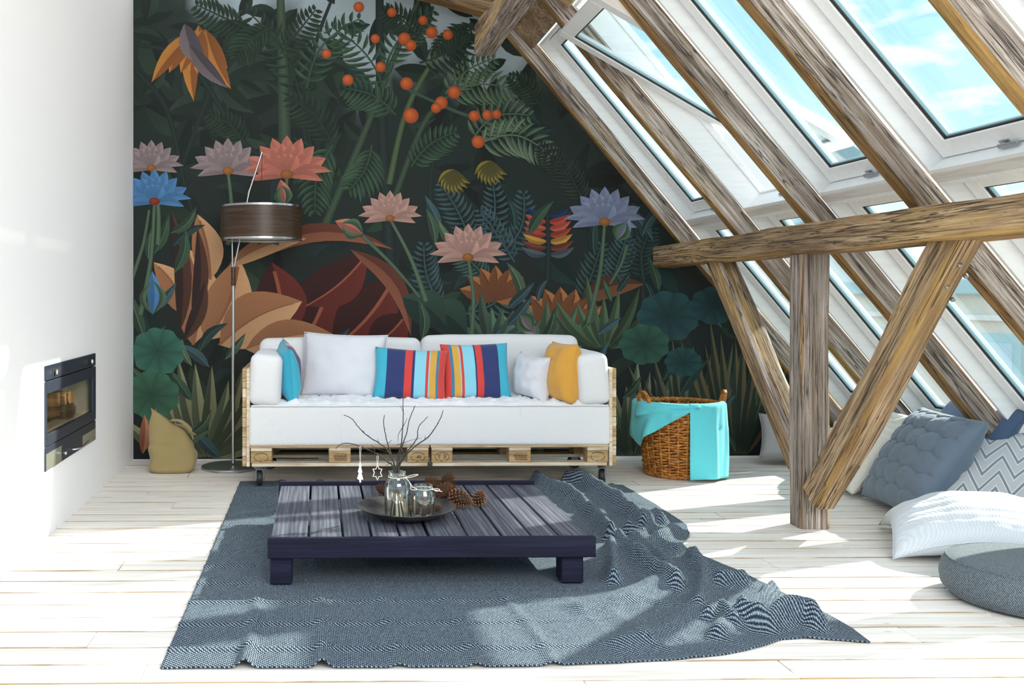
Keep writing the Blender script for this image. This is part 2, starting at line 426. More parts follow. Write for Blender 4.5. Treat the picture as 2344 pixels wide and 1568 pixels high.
# floor: dark bed with separate boards on it
fl = MB().box((-2.7, 1.3, -.12), (4.6, YB + .2, -.022), 0).ob('floor', M_SUB); tag(fl, kind='structure')
BW = .162; cache = {}
def board(x0, x1, y0, y1):
    L = round(x1 - x0, 2); key = (L, round(y1 - y0, 3))
    if key not in cache: cache[key] = MB().box((-L / 2 + .0015, -(y1 - y0) / 2 + .0026, -.022), (L / 2 - .0015, (y1 - y0) / 2 - .0026, 0), .0022).mesh('board', M_BOARD)
    o = obj('board', cache[key], fl, ((x0 + x1) / 2, (y0 + y1) / 2, random.uniform(-.0012, .0)))
    o.rotation_euler = (0, 0, random.uniform(-.0003, .0003)); return o
fixed = {}
for px, py in ((1793, 1306), (2105, 1524), (475, 1215), (318, 1562)):
    p = onz(px, py); fixed[int(math.floor((p.y - 3.177) / BW))] = p.x
k = -10
while 3.177 + k * BW < YB:
    y0 = 3.177 + k * BW; y1 = min(y0 + BW, YB)
    if k in fixed: j = [fixed[k] - random.uniform(2.0, 2.4), fixed[k], fixed[k] + 2.2]
    else:
        a = random.uniform(-2.2, .2); j = [a, a + random.uniform(2.4, 3.1)]
        j.append(j[-1] + 2.4)
    xs = [-2.65] + [x for x in sorted(j) if -2.4 < x < 4.3] + [4.55]
    for a, b in zip(xs, xs[1:]): board(a, b, y0, y1)
    k += 1

# mural wall (cut along the roof line)
def prism(poly, y0, y1, mat, name):
    m = MB(); n = len(poly)
    m.add([(x, y0, z) for x, z in poly] + [(x, y1, z) for x, z in poly],
          [list(range(n)), [n + i for i in range(n)][::-1]] + [[i, i + n, (i + 1) % n + n, (i + 1) % n] for i in range(n)])
    return fixn(m.ob(name, mat))
pt = RP(-2.08, 2.52, 0); pb = RP(3.9, 2.52, 0)
tag(prism([(-2.7, -.1), (pb.x, -.1), (pb.x, pb.z), (pt.x, pt.z), (-2.7, 4.1)], YB, YB + .2, M_PLASTER, 'wall_back'), kind='structure')
tag(MB().box((.0, YB - .014, 0), (3.9, YB, .022), .002).ob('baseboard_back', M_WHITE), kind='structure')

# chimney breast on the left with an opening for the fireplace insert
FY0, FY1, FZ0, FZ1 = 5.044, 6.171, .352, .9047
wl = MB()
wl.box((-2.7, 4.34, -.02), (XL, FY0 + .02, 4.2), 0); wl.box((-2.7, FY1 - .02, -.02), (XL, YB, 4.2), 0)
wl.box((-2.7, FY0 + .02, -.02), (XL, FY1 - .02, FZ0 + .02), 0); wl.box((-2.7, FY0 + .02, FZ1 - .02), (XL, FY1 - .02, 4.2), 0)
tag(wl.ob('wall_left', M_PLASTER), kind='structure')

# ceiling: the closed roof above the windows, its unseen top lengthened to block sun from the left wall
ce = MB().box((-2.90, 2.2, 2.53), (-.80, YB + .2, 2.62), 0, M=RM).ob('ceiling', M_CEIL); tag(ce, kind='structure')
# knee panel under the windows
tag(MB().box((3.27, 2.2, 2.515), (3.95, YB, 2.60), .003, M=RM).ob('wall_right', M_WHITE), kind='structure')

# ---------------------------------------------------------------- old timbers
def beam(name, p0, p1, w, h, up, mats, label, cat, rough=.010, wane=.016, seed=0, seg=28, bow=0.0, cut0=0.0, matf=None, group=None):
    """timber from p0 to p1; local x = length, z along 'up'; faces: 0 = sides, 1 = bottom/top"""
    p0, p1 = Vector(p0), Vector(p1); X = (p1 - p0); L = X.length; X.normalize()
    Z = (Vector(up) - X * X.dot(Vector(up))).normalized(); Y = Z.cross(X)
    m = MB(); prof_n = 16; vs = []
    for i in range(seg + 1):
        x = L * i / seg
        for kq in range(4):
            sy, sz = ((-1, -1), (1, -1), (1, 1), (-1, 1))[kq]
            sy2, sz2 = ((1, -1), (1, 1), (-1, 1), (-1, -1))[kq]
            def nz(a, b): return noise.noise(V(x * 1.6, a * 3.1 + seed * 7.7, b * 2.3 + seed))
            ch = wane * (1.0 + 1.3 * nz(kq, 5)); ch = max(.003, ch)
            # chamfer point after corner, two side points, (next corner handled by next kq)
            corner = V(0, sy * w / 2, sz * h / 2); nxt = V(0, sy2 * w / 2, sz2 * h / 2); d = (nxt - corner); ln = d.length; d.normalize()
            out_ = (corner + nxt).normalized()
            for tt in (ch, ln * .34, ln * .67, ln - max(.003, wane * (1.0 + 1.3 * nz((kq + 1) % 4, 5)))):
                p = corner + d * tt + out_ * (rough * nz(kq * 4 + tt * 9, 1.0))
                p.z += bow * math.sin(math.pi * x / L) + rough * 1.2 * noise.noise(V(x * .7, seed, 9))
                p.y += rough * 1.2 * noise.noise(V(x * .7, seed, 19))
                p.x = x + (cut0 * p.z if i == 0 else 0)
                vs.append(p)
    fs = []; ms = []
    for i in range(seg):
        for kk in range(prof_n):
            l = (kk + 1) % prof_n
            fs.append([i * prof_n + kk, (i + 1) * prof_n + kk, (i + 1) * prof_n + l, i * prof_n + l])
            side = kk // 4 if kk % 4 != 3 else -1
            ms.append(side)
    fs.append(list(range(prof_n))); fs.append([seg * prof_n + kk for kk in range(prof_n)][::-1])
    m.add(vs, fs)
    mf = matf or {0: 1, 1: 0, 2: 1, 3: 0, -1: 1}      # 0 bottom(-z) 1 +y 2 top 3 -y, -1 chamfer
    m.m = [mf[s] for s in ms] + [0, 0]
    me = m.mesh(name, mats, 38)
    o = obj(name, me, M=Matrix(((X.x, Y.x, Z.x, p0.x), (X.y, Y.y, Z.y, p0.y), (X.z, Y.z, Z.z, p0.z), (0, 0, 0, 1))))
    fixn(o); return tag(o, label, cat, group)
RAF = [7.40, 6.40, 5.44, 4.47, 3.47, 2.50]; RWID = .082
rl = ['old oak rafter lying against the mural wall', 'old oak rafter passing behind the opened skylight sash',
      'old oak rafter just in front of the opened skylight sash', 'old oak rafter with a broad golden edge right of the gable seen outside',
      'old oak rafter in the top right corner of the room', 'old oak rafter nearest to the viewer beyond the right edge']
for i, y in enumerate(RAF):
    ymid = y - RWID / 2; s0 = -2.0
    if i == 5:
        pass
    beam('rafter', RP(s0, 2.448, ymid), RP(3.86, 2.448, ymid), RWID, .13, NN, [M_WGREY, M_WGOLD], rl[i], 'rafter', rough=.007, wane=.008, seed=i + 1, seg=46,
         matf={0: 1, 1: 0, 2: 0, 3: 0, -1: 1})
beam('purlin', (2.69, YB - .06, 1.568), (2.69, 1.9, 1.568), .21, .158, (0, 0, 1), [M_WBROWN, M_WGOLD], 'long horizontal oak purlin carried by the post and its braces', 'beam',
     rough=.016, wane=.014, seed=11, seg=50, bow=.012)
beam('post', (2.712, 5.264, 0), (2.712, 5.264, 1.50), .16, .147, (0, 1, 0), [M_WGREY, M_WBROWN], 'upright oak post standing on the white floorboards', 'post',
     rough=.006, wane=.012, seed=12, seg=24, matf={0: 0, 1: 1, 2: 0, 3: 0, -1: 1})
bn = beam('brace', (2.70, 5.135, .19), (2.70, 3.945, 1.588), .125, .165, (0, -1, 1), [M_WBROWN, M_WGOLD], 'slanted oak brace leaning towards the viewer from post to purlin', 'brace', rough=.008, wane=.018, seed=13, seg=26,
     matf={0: 0, 1: 0, 2: 0, 3: 0, -1: 1})
beam('brace', (2.70, 5.30, .345), (2.70, 6.48, 1.584), .125, .165, (0, 1, 1), [M_WBROWN, M_WGREY], 'slanted oak brace running from post back towards the mural', 'brace', rough=.008, wane=.015, seed=14, seg=26,
     matf={0: 0, 1: 0, 2: 1, 3: 0, -1: 1})
beam('ridge_purlin', (1.194, 6.88, 3.10), (1.194, 2.6, 3.10), .154, .20, (0, 0, 1), [M_WBROWN, M_WGREY], 'oak beam with a sawn end hanging at the top in front of the mural', 'beam', rough=.014, wane=.02, seed=15, seg=40,
     cut0=.35, matf={0: 1, 1: 0, 2: 0, 3: 0, -1: 1})
beam('collar_beam', at(760, -55, 7.22) + V(0, 0, .07), at(1225, 66, 7.22) + V(0, 0, .07), .15, .14, (0, 0, 1), [M_WBROWN, M_WGOLD], 'oak collar tie lying against the mural at the top edge', 'beam', rough=.01, wane=.018, seed=16)
# bolts in the near brace
for q, (ly, lx) in enumerate(((-.046, 1.55), (.008, 1.62), (-.046, 1.68), (.006, 1.74))):
    m = MB().lathe([(0, .012), (.008, .011), (.010, .006), (.010, -.004)], 10)
    b_ = m.ob('bolt_head', M_STEEL, bn, 40); b_.location = (lx - .075, ly, .082)
# boards between the rafters above the windows
RY = [(RAF[i + 1], RAF[i] - RWID) for i in range(5)]
for i, (y0, y1) in enumerate(RY):
    if i > 1: continue
    lab = ['wide brown board closing the roof between the rafters beside the mural', 'wide brown board closing the roof above the opened skylight'][i]
    e = empty('roof_boarding', RP(-.6, 2.5, (y0 + y1) / 2), lab, 'boards')
    for q in range(2):
        s0 = -.385 - .21 * (q + 1)
        o = MB().box((s0 + .003, y0 + .002, 2.455 + .01 * q), (s0 + .207, y1 - .002, 2.50), .006, M=RM).ob('board', M_WBROWN)
        o.parent = e; o.matrix_parent_inverse = Matrix.Translation(-e.location)
for i, (y0, y1) in enumerate(RY):
    if i > 1:
        MBo = MB().box((-.80, y0 + .001, 2.50), (-.385, y1 - .001, 2.56), .003, M=RM).ob('trim_%d' % (i + 1), M_WHITE); tag(MBo, kind='structure')

# ---------------------------------------------------------------- roof windows
def at_child(o, e):
    o.parent = e; o.matrix_parent_inverse = e.matrix_world.inverted() if False else Matrix.Translation(-e.location); return o
def handle(parent, M):
    m = MB(); m.box((-.014, -.028, -.006), (.014, .028, .0), .003, M=M)
    m.box((-.008, -.010, -.030), (.008, .010, -.004), .003, M=M); m.box((-.010, -.105, -.036), (.010, .012, -.022), .004, M=M)
    return m
def skylight(n, s0, s1, y0, y1, tilt=0.0, lever=True):
    e = empty('window_%d' % n, RP(s1, 2.52, (y0 + y1) / 2), kind='structure')
    c = MB(); T = .022; dA, dB = 2.514, 2.70
    c.box((s0, y1 - T, dA), (s1, y1, dB), .002, M=RM); c.box((s0, y0, dA), (s1, y0 + T, dB), .002, M=RM)
    c.box((s0, y0 + T, dA), (s0 + T, y1 - T, dB), .002, M=RM); c.box((s1 - T, y0 + T, dA), (s1, y1 - T, dB), .002, M=RM)
    # outer rebate the sash closes against
    a0, a1, b0, b1 = s0 + T, s1 - T, y0 + T, y1 - T
    for q in (((a0, b1 - .014, 2.66), (a1, b1, dB)), ((a0, b0, 2.66), (a1, b0 + .014, dB)), ((a0, b0 + .014, 2.66), (a0 + .014, b1 - .014, dB)), ((a1 - .014, b0 + .014, 2.66), (a1, b1 - .014, dB))):
        c.box(*q, .002, M=RM)
    at_child(c.ob('frame', M_WHITE), e)
    g_ = .004; a0 += g_; a1 -= g_; b0 += g_; b1 -= g_
    sc_, dc = (a0 + a1) / 2, 2.625
    hs, hy = (a1 - a0) / 2, (b1 - b0) / 2; yc = (b0 + b1) / 2
    A = RM @ Matrix.Translation((sc_, yc, dc)) @ Matrix.Rotation(-tilt, 4, 'Y')
    rw = .088; sm = MB(); d0, d1 = -.028, .030
    for q in (((-hs, hy - rw, d0), (hs, hy, d1)), ((-hs, -hy, d0), (hs, -hy + rw, d1)), ((-hs, -hy + rw, d0), (-hs + rw, hy - rw, d1)), ((hs - rw, -hy + rw, d0), (hs, hy - rw, d1))):
        sm.box(*q, .004, M=A)
    so_ = at_child(sm.ob('sash', M_WHITE), e)
    gk = MB(); sp = MB(); gw = .007; i0, i1 = -hs + rw, hs - rw; j0, j1 = -hy + rw, hy - rw
    for mbx, w0, w1, z0, z1 in ((gk, 0, gw, -.020, -.012), (sp, gw * .8, gw * 1.7, -.010, .004)):
        for q in (((i0 + w0, j1 - w1, z0), (i1 - w0, j1 - w0 + .001, z1)), ((i0 + w0, j0 + w0 - .001, z0), (i1 - w0, j0 + w1, z1)),
                  ((i0 + w0 - .001, j0 + w0, z0), (i0 + w1, j1 - w0, z1)), ((i1 - w1, j0 + w0, z0), (i1 - w0 + .001, j1 - w0, z1))):
            mbx.box(*q, 0, M=A)
    for mbx, nm, mt in ((gk, 'gasket', M_GASKET), (sp, 'glazing_spacer', M_SPACER)):
        o = mbx.ob(nm, mt); o.parent = so_
    p = MB().box((i0 + .002, j0 + .002, -.003), (i1 - .002, j1 - .002, .003), 0, M=A).ob('pane', M_PANE); p.parent = so_
    if lever:
        o = handle(None, A @ Matrix.Translation((hs - .012, .02, d0))).ob('handle', M_ALU); o.parent = so_
    else:
        o = MB().box((s1 - T - .018, (y0 + y1) / 2 - .02, 2.575), (s1 - T + .001, (y0 + y1) / 2 + .02, 2.60), .003, M=RM).ob('catch', M_ALU); at_child(o, e)
n = 1
for i, (y0, y1) in enumerate(RY):
    skylight(n, -.38, 1.39, y0, y1, R(20) if i == 1 else 0, i != 1); n += 1
    skylight(n, 1.44, 3.27, y0, y1, 0, True); n += 1
    tr = MB().box((1.39, y0, 2.514), (1.44, y1, 2.68), .003, M=RM).ob('trim_%d' % (i + 10), M_SILL); tag(tr, kind='structure')
# ---------------------------------------------------------------- printed jungle mural (flat print: one layered sheet of coloured leaves)
def lin(c): return tuple((x / 255 / 12.92) if x / 255 <= .04045 else ((x / 255 + .055) / 1.055) ** 2.4 for x in c)
class Mural:
    def __init__(s): s.v = []; s.c = []; s.f = []; s.k = 0
    def clip(s, poly):
        # keep inside left edge, bottom edge and the roof line (pixel units of the wall plane)
        for a, b, c in ((1, 0, -303.5), (0, -1, 1052.0), (-.766, .643, .766 * 729 - .643 * 674 + 742.0), (0, 1, 12.0)):
            out = []; n = len(poly)
            for i in range(n):
                p, q = poly[i], poly[(i + 1) % n]
                dp = a * p[0] + b * p[1] + c; dq = a * q[0] + b * q[1] + c
                if dp >= 0: out.append(p)
                if (dp >= 0) != (dq >= 0):
                    t = dp / (dp - dq); out.append(tuple(x + (y - x) * t for x, y in zip(p, q)))
            poly = out
            if len(poly) < 3: return []
        return poly
    def poly(s, pts, cols):
        p = s.clip([(x, y, *c) for (x, y), c in zip(pts, cols)])
        if not p: return
        o = len(s.v)
        for q in p: s.v.append((q[0], q[1], s.k)); s.c.append((q[2], q[3], q[4], 1))
        s.f.append(list(range(o, o + len(p))))
    def strip(s, A, B, ca, cb):
        for i in range(len(A) - 1):
            s.poly([A[i], A[i + 1], B[i + 1], B[i]], [ca[i], ca[i + 1], cb[i + 1], cb[i]])
    def up(s): s.k += 1
mu = Mural(); rn = random.Random(21)
def lerp(a, b, t): return tuple(x + (y - x) * t for x, y in zip(a, b))
def shade(c, k): return tuple(max(0, min(1, x * k)) for x in c)
def leaf(b, t, w, c1, c2=None, bend=0.0, n=7, mid=.45, rib=None):
    "pointed leaf from b to t in two halves, light and dark"
    c2 = c2 or shade(c1, .55); b = Vector(b).to_2d(); t = Vector(t).to_2d(); d = t - b; nv = Vector((-d.y, d.x)).normalized(); L = d.length
    C, A, B = [], [], []
    for i in range(n + 1):
        u = i / n; c = b + d * u + nv * (bend * L * math.sin(math.pi * u))
        ww = w * (math.sin(math.pi * u ** (math.log(.5) / math.log(mid)))) ** .9 if 0 < u < 1 else 0
        C.append(tuple(c)); A.append(tuple(c + nv * ww)); B.append(tuple(c - nv * ww))
    cc = [lerp(shade(c1, .7), c1, i / n) for i in range(n + 1)]; dd = [lerp(shade(c2, .7), c2, i / n) for i in range(n + 1)]
    mu.strip(C, A, cc, [shade(x, 1.12) for x in cc]); mu.strip(B, C, [shade(x, 1.1) for x in dd], dd)
    if rib:
        mu.up(); r_ = max(1.0, w * .07); mu.strip([(x - r_, y) for x, y in C[:-1]], [(x + r_, y) for x, y in C[:-1]], [rib] * n, [rib] * n)
    mu.up()
def stem(pts, w, c, c2=None):
    "smooth stalk through the points"
    P = []; m = len(pts)
    for i in range(m - 1):
        p0, p1, p2, p3 = (Vector(pts[max(0, min(m - 1, i + q))]) for q in (-1, 0, 1, 2))
        for q in range(6):
            t = q / 6; P.append(.5 * ((2 * p1) + (-p0 + p2) * t + (2 * p0 - 5 * p1 + 4 * p2 - p3) * t * t + (-p0 + 3 * p1 - 3 * p2 + p3) * t ** 3))
    P.append(Vector(pts[-1])); A, B = [], []; n = len(P); C = []
    for i, p in enumerate(P):
        d = (P[min(i + 1, n - 1)] - P[max(i - 1, 0)]); nv = Vector((-d.y, d.x)).normalized(); ww = w * (1 - .45 * i / n)
        A.append(tuple(p + nv * ww)); B.append(tuple(p - nv * ww)); C.append(tuple(p))
    k2 = c2 or shade(c, .45)
    mu.strip(A, C, [k2] * n, [c] * n); mu.strip(C, B, [c] * n, [k2] * n); mu.up(); return P
def frond(b, t, c, ln=60, bend=.15, n=12, w=5, droop=.4):
    b = Vector(b); t = Vector(t); d = t - b; nv = Vector((-d.y, d.x)).normalized()
    P = [b + d * u + nv * (bend * d.length * math.sin(math.pi * u)) for u in [i / n for i in range(n + 1)]]
    for i in range(1, n + 1):
        dd = (P[i] - P[i - 1]).normalized(); nn = Vector((-dd.y, dd.x)); l = ln * (math.sin(math.pi * (.18 + .75 * i / n))) ** .7
        for sg in (-1, 1):
            tip = P[i] + (dd * .75 + nn * sg).normalized() * l * rn.uniform(.85, 1.1) + Vector((0, droop * l * .5))
            leaf(P[i], tip, w, shade(c, rn.uniform(.75, 1.15)), None, sg * .08, 4)
    stem([tuple(p) for p in P[::3]] + [tuple(P[-1])], 2.4, shade(c, .9))
def lotus(c, r, col, core=(.45, .16, .05), lean=0.0):
    cx, cy = c; dk = shade(col, .42)
    for ring, (cnt, l, w, sp, off) in enumerate(((7, 1.0, .19, 150, 0), (6, .80, .19, 110, 9), (4, .56, .17, 70, 0))):
        for i in range(cnt):
            a = R(-90 + lean + sp * ((i + .5) / cnt - .5) * 1.0)
            leaf((cx + math.cos(a) * r * .08, cy + math.sin(a) * r * .05), (cx + math.cos(a) * r * l * (1.08 if abs(i - cnt / 2 + .5) > 2 else 1), cy + math.sin(a) * r * l), r * w, shade(lerp(dk, col, .85 + .15 * ring / 2), rn.uniform(.9, 1.1)), lerp(dk, col, .55), 0, 7, .55)
    for sg in (-1, 1):
        for q in (0, 1):
            leaf((cx, cy + r * .04), (cx + sg * r * (1.12 - .22 * q), cy + r * (.02 + .24 * q) - r * .12), r * .13, shade(col, .92), lerp(dk, col, .5), sg * -.12, 7, .5)
    disc((cx, cy - r * .02), r * .17, core, shade(core, .5), 10, .7)
def disc(c, r, ci, co, n=18, sq=1.0, off=(-.25, -.3)):
    h = (c[0] + off[0] * r, c[1] + off[1] * r)
    P = [(c[0] + r * math.cos(2 * math.pi * i / n), c[1] + r * sq * math.sin(2 * math.pi * i / n)) for i in range(n)]
    for i in range(n): mu.poly([h, P[i], P[(i + 1) % n]], [ci, co, co])
    mu.up()
def pad(c, r, col, sq=.9, n=40, rot=0):
    "round scalloped water plant leaf with radiating ribs"
    dk = shade(col, .45)
    def pt_(a, k): return (c[0] + k * r * math.cos(a), c[1] + k * r * sq * math.sin(a))
    for i in range(n):
        a0, a1 = 2 * math.pi * i / n + rot, 2 * math.pi * (i + 1) / n + rot
        k0 = 1 - .09 * abs(math.cos(a0 * 4.5)) ** 3; k1 = 1 - .09 * abs(math.cos(a1 * 4.5)) ** 3
        br = .75 + .35 * abs(math.sin(a0 * 4.5))
        mu.poly([pt_(a0, .02), pt_(a0, k0), pt_(a1, k1), pt_(a1, .02)], [dk, shade(col, br), shade(col, br), dk])
    mu.up()
    for i in range(9):
        a = 2 * math.pi * i / 9 + rot; mu.strip([pt_(a - .02, .1), pt_(a - .004, .92)], [pt_(a + .02, .1), pt_(a + .004, .92)], [dk, dk], [dk, dk])
    mu.up()
def tuft(c, n, h, w, col, spread=60, tip=None):
    for i in range(n):
        a = R(-90 + spread * ((i + rn.uniform(.2, .8)) / n - .5) * 2); l = h * rn.uniform(.7, 1.05)
        k = shade(col, rn.uniform(.6, 1.15))
        leaf((c[0] + (i / n - .5) * w * 3, c[1]), (c[0] + math.cos(a) * l + (i / n - .5) * w * 3, c[1] + math.sin(a) * l), w, lerp(k, tip, .35) if tip else k, shade(k, .5), math.cos(a) * .12, 7, .38)
def orange(c, r): disc(c, r, lin((222, 112, 52)), lin((158, 66, 30)))
G1, G2, G3, G4, G5 = lin((44, 66, 50)), lin((64, 92, 70)), lin((96, 118, 92)), lin((34, 52, 48)), lin((70, 98, 104))
DK = lin((26, 36, 33)); BK = lin((20, 24, 26)); SKY = lin((158, 172, 178))
# ground colour: pale sky gaps at the top, darkness below
for i in range(40):
    for j in range(28):
        x0, x1 = 300 + i * 40, 340 + i * 40; y0, y1 = j * 40 - 20, j * 40 + 20
        def bgc(x, y):
            t = max(0, min(1, (y - 120 + max(0, 860 - x) * .45 + max(0, x - 1180) * .5 + 50 * math.sin(x * .021) + 30 * math.sin(x * .05 + 1)) / 90)); d = lerp(lin((34, 48, 42)), lin((24, 30, 30)), max(0, min(1, y / 1000)))
            return lerp(SKY, d, t)
        mu.poly([(x0, y0), (x1, y0), (x1, y1), (x0, y1)], [bgc(x0, y0), bgc(x1, y0), bgc(x1, y1), bgc(x0, y1)])
mu.up()
# deep layer of broad dark leaves
for i in range(150):
    x = rn.uniform(300, 1750); y = rn.uniform(60, 1040)
    if y < 250 and 960 < x < 1260: continue
    a = rn.uniform(0, 6.28); l = rn.uniform(70, 150); k = rn.choice([G1, G4, DK, lin((30, 58, 54)), lin((38, 50, 44))])
    leaf((x, y), (x + math.cos(a) * l, y + math.sin(a) * l * .9), l * .24, shade(k, rn.uniform(.7, 1.1)), None, rn.uniform(-.1, .1))
for x, y, l, a in ((340, 60, 150, 70), (420, 150, 140, 40), (330, 240, 150, 20), (480, 210, 150, 35), (560, 120, 140, 30), (500, 280, 130, 20), (360, 330, 130, 60), (640, 210, 150, 160), (700, 80, 120, 100), (590, 300, 140, 10), (340, 420, 150, 30), (400, 380, 130, -20), (480, 60, 130, 10)):
    leaf((x, y), (x + math.cos(R(a)) * l, y + math.sin(R(a)) * l), l * .27, shade(lin((40, 58, 46)), rn.uniform(.8, 1.25)), lin((24, 36, 32)), .06, 8, .45, lin((18, 26, 24)))
for i in range(90):
    x = rn.uniform(320, 1240); y = rn.uniform(-10, 300)
    if rn.random() < .55 and 820 < x < 1200 and y < 170: continue
    a = rn.uniform(0, 6.28); l = rn.uniform(60, 120); leaf((x, y), (x + math.cos(a) * l, y + math.sin(a) * l), l * .2, shade(lin((40, 58, 48)), rn.uniform(.6, 1.2)), None, .06, 6, .45, lin((20, 28, 26)))
# trunks and branches
TR = lin((66, 86, 66)); TD = lin((38, 52, 50))
for pts, wd, c in (([(650, 340), (646, 160), (640, -10)], 15, TR), ([(905, 760), (885, 480), (872, 240), (868, -10)], 16, TD), ([(740, 520), (800, 380), (850, 260), (905, 120), (960, -10)], 9, TR),
                   ([(885, 500), (960, 300), (1010, 230), (1060, 200)], 7, TR), ([(890, 420), (930, 250), (1000, 120), (1040, 60)], 7, lin((84, 106, 70))), ([(400, 420), (470, 230), (520, 120)], 6, TD),
                   ([(640, 360), (560, 330), (430, 140), (310, 100)], 8, TD), ([(720, 420), (690, 250), (720, 100), (760, -10)], 6, TD), ([(1000, 640), (985, 420), (1010, 300)], 7, TD),
                   ([(1480, 700), (1470, 560), (1440, 470)], 8, TD), ([(310, 160), (380, 250), (420, 420), (450, 520)], 7, TD), ([(1180, 330), (1120, 280), (1040, 250), (930, 200)], 6, lin((70, 92, 78)))):
    stem(pts, wd, c)
# feathery fronds over the upper half
for b, t, ln, bd, k in (((690, 240), (560, 20), 62, .1, G1), ((700, 200), (820, 40), 60, -.15, G2), ((880, 200), (760, 60), 62, .1, G2), ((880, 150), (990, 20), 56, -.1, G2),
                       ((905, 260), (790, 200), 58, .12, G2), ((760, 330), (660, 220), 56, .1, G1), ((760, 330), (720, 480), 54, .1, G2), ((850, 330), (800, 430), 56, -.1, G2),
                       ((1020, 210), (1130, 130), 52, -.1, G3), ((1020, 210), (1180, 200), 58, -.1, G3), ((1080, 320), (1210, 260), 62, -.2, G3), ((1090, 330), (1260, 350), 64, -.2, lin((112, 132, 106))),
                       ((960, 140), (1080, 60), 56, .1, G1), ((620, 60), (540, 130), 50, .1, G1), ((560, 60), (450, 10), 50, 0, G1), ((640, 120), (720, 20), 50, 0, G1), ((720, 340), (600, 380), 50, .1, G1),
                       ((940, 380), (1040, 300), 50, -.1, G2), ((1090, 60), (1000, 110), 40, .1, G1), ((960, 90), (880, 20), 50, .1, G1), ((1240, 240), (1170, 170), 40, .1, G1), ((560, 330), (480, 260), 46, .1, G1)):
    frond(b, t, k, ln, bd, 11, 4.6)
# plumes of blue green fern in the middle
for b, t, k in (((1080, 560), (1010, 420), G5), ((1110, 580), (1130, 420), G5), ((1150, 580), (1200, 440), G5), ((1180, 600), (1100, 480), G5), ((1120, 640), (1040, 560), lin((70, 104, 96))), ((1010, 700), (970, 560), G5), ((1330, 700), (1380, 560), lin((60, 92, 90))), ((1400, 660), (1440, 540), G5), ((1060, 720), (1180, 640), lin((70, 104, 96))), ((1480, 640), (1500, 520), lin((52, 78, 76))), ((1340, 460), (1290, 360), lin((48, 62, 54))), ((1300, 420), (1240, 330), lin((48, 58, 50)))):
    frond(b, t, k, 46, rn.uniform(-.15, .15), 12, 3.4, .25)
# warm leaves: golden spray top left, peach and terracotta caladiums left, maroon canna leaves behind the sofa
for i in range(9):
    a = R(60 + i * 9 + rn.uniform(-4, 4)); x, y = 455 + rn.uniform(-16, 16), 62 + rn.uniform(-10, 10); l = rn.uniform(80, 165)
    leaf((x, y), (x + math.cos(a) * l, y + math.sin(a) * l), 19, lin((190, 126, 58)), lin((140, 84, 40)), .05)
leaf((420, 52), (470, 150), 24, lin((120, 108, 112)), lin((82, 76, 82)), .1); leaf((430, 100), (520, 200), 18, lin((112, 100, 104)), lin((76, 70, 76)), .05)
for b, t, w in (((690, 790), (760, 600), 66), ((760, 800), (900, 640), 70), ((640, 790), (620, 600), 60), ((840, 800), (930, 720), 46), ((700, 700), (840, 580), 48)):
    leaf(b, t, w, lin((104, 40, 32)), lin((58, 22, 20)), .06, 9, .5, lin((150, 82, 60)))
for b, t, w in (((560, 600), (900, 570), 22), ((800, 570), (940, 770), 22)): leaf(b, t, w, lin((140, 84, 62)), lin((104, 56, 42)), -.16, 9)
for b, t, w, bd in (((440, 790), (420, 560), 52, .1), ((470, 780), (545, 590), 56, .08), ((500, 790), (690, 690), 60, -.08), ((560, 800), (760, 765), 40, -.06), ((420, 720), (350, 600), 34, .1), ((480, 640), (450, 490), 36, .05), ((520, 610), (700, 545), 22, -.08)):
    leaf(b, t, w, lin((206, 158, 116)), lin((164, 112, 78)), bd, 10, .45, lin((140, 90, 62)))
for b, t, w in (((410, 760), (390, 480), 20), ((440, 740), (450, 520), 18), ((420, 780), (470, 640), 18)): leaf(b, t, w, lin((82, 50, 38)), lin((48, 32, 28)), .06, 9)
# ochre leaf clumps to the right of the sofa
for cx, cy, n, h in ((1135, 690, 7, 88), (1285, 770, 9, 120)):
    for i in range(n):
        a = R(-160 + 140 * i / (n - 1)); leaf((cx, cy), (cx + math.cos(a) * h, cy + math.sin(a) * h * .95), h * .22, lin((172, 110, 62)), lin((116, 70, 42)), .04, 8, .5, lin((92, 52, 32)))
leaf((1330, 690), (1480, 650), 26, lin((120, 76, 46)), lin((80, 50, 34)), -.1)
# heliconia in banded colours
for i, c in enumerate(((30, 54, 96), (196, 74, 62), (204, 92, 74), (178, 72, 48), (206, 150, 66), (120, 64, 48), (84, 92, 104))):
    y = 480 + i * 15
    for sg in (-1, 1): leaf((1256, y + 12), (1256 + sg * (50 + i * 2), y - 6), 9, lin(c), shade(lin(c), .6), sg * .12, 6)
stem([(1256, 640), (1258, 560), (1254, 470)], 7, TD)
# yellow fruit bunches
for cx, cy in ((1125, 395), (1040, 415)):
    for i in range(9):
        a = R(30 + i * 15); leaf((cx, cy - 30), (cx + math.cos(a) * 44, cy - 24 + math.sin(a) * 54), 7, lin((140, 124, 52)), lin((84, 78, 36)), .1, 5)
# oranges
for x, y, r in ((940, 262, 18), (930, 188, 15), (925, 85, 15), (940, 100, 13), (988, 70, 14), (1025, 75, 12), (1040, 208, 15), (1010, 232, 15), (998, 244, 12), (1086, 262, 13), (1116, 260, 12), (1138, 258, 11), (1095, 322, 15), (858, 85, 11), (795, 180, 13), (820, 12, 12), (968, 42, 11), (896, 24, 11), (746, 120, 11), (870, 150, 12)):
    orange((x, y), r)
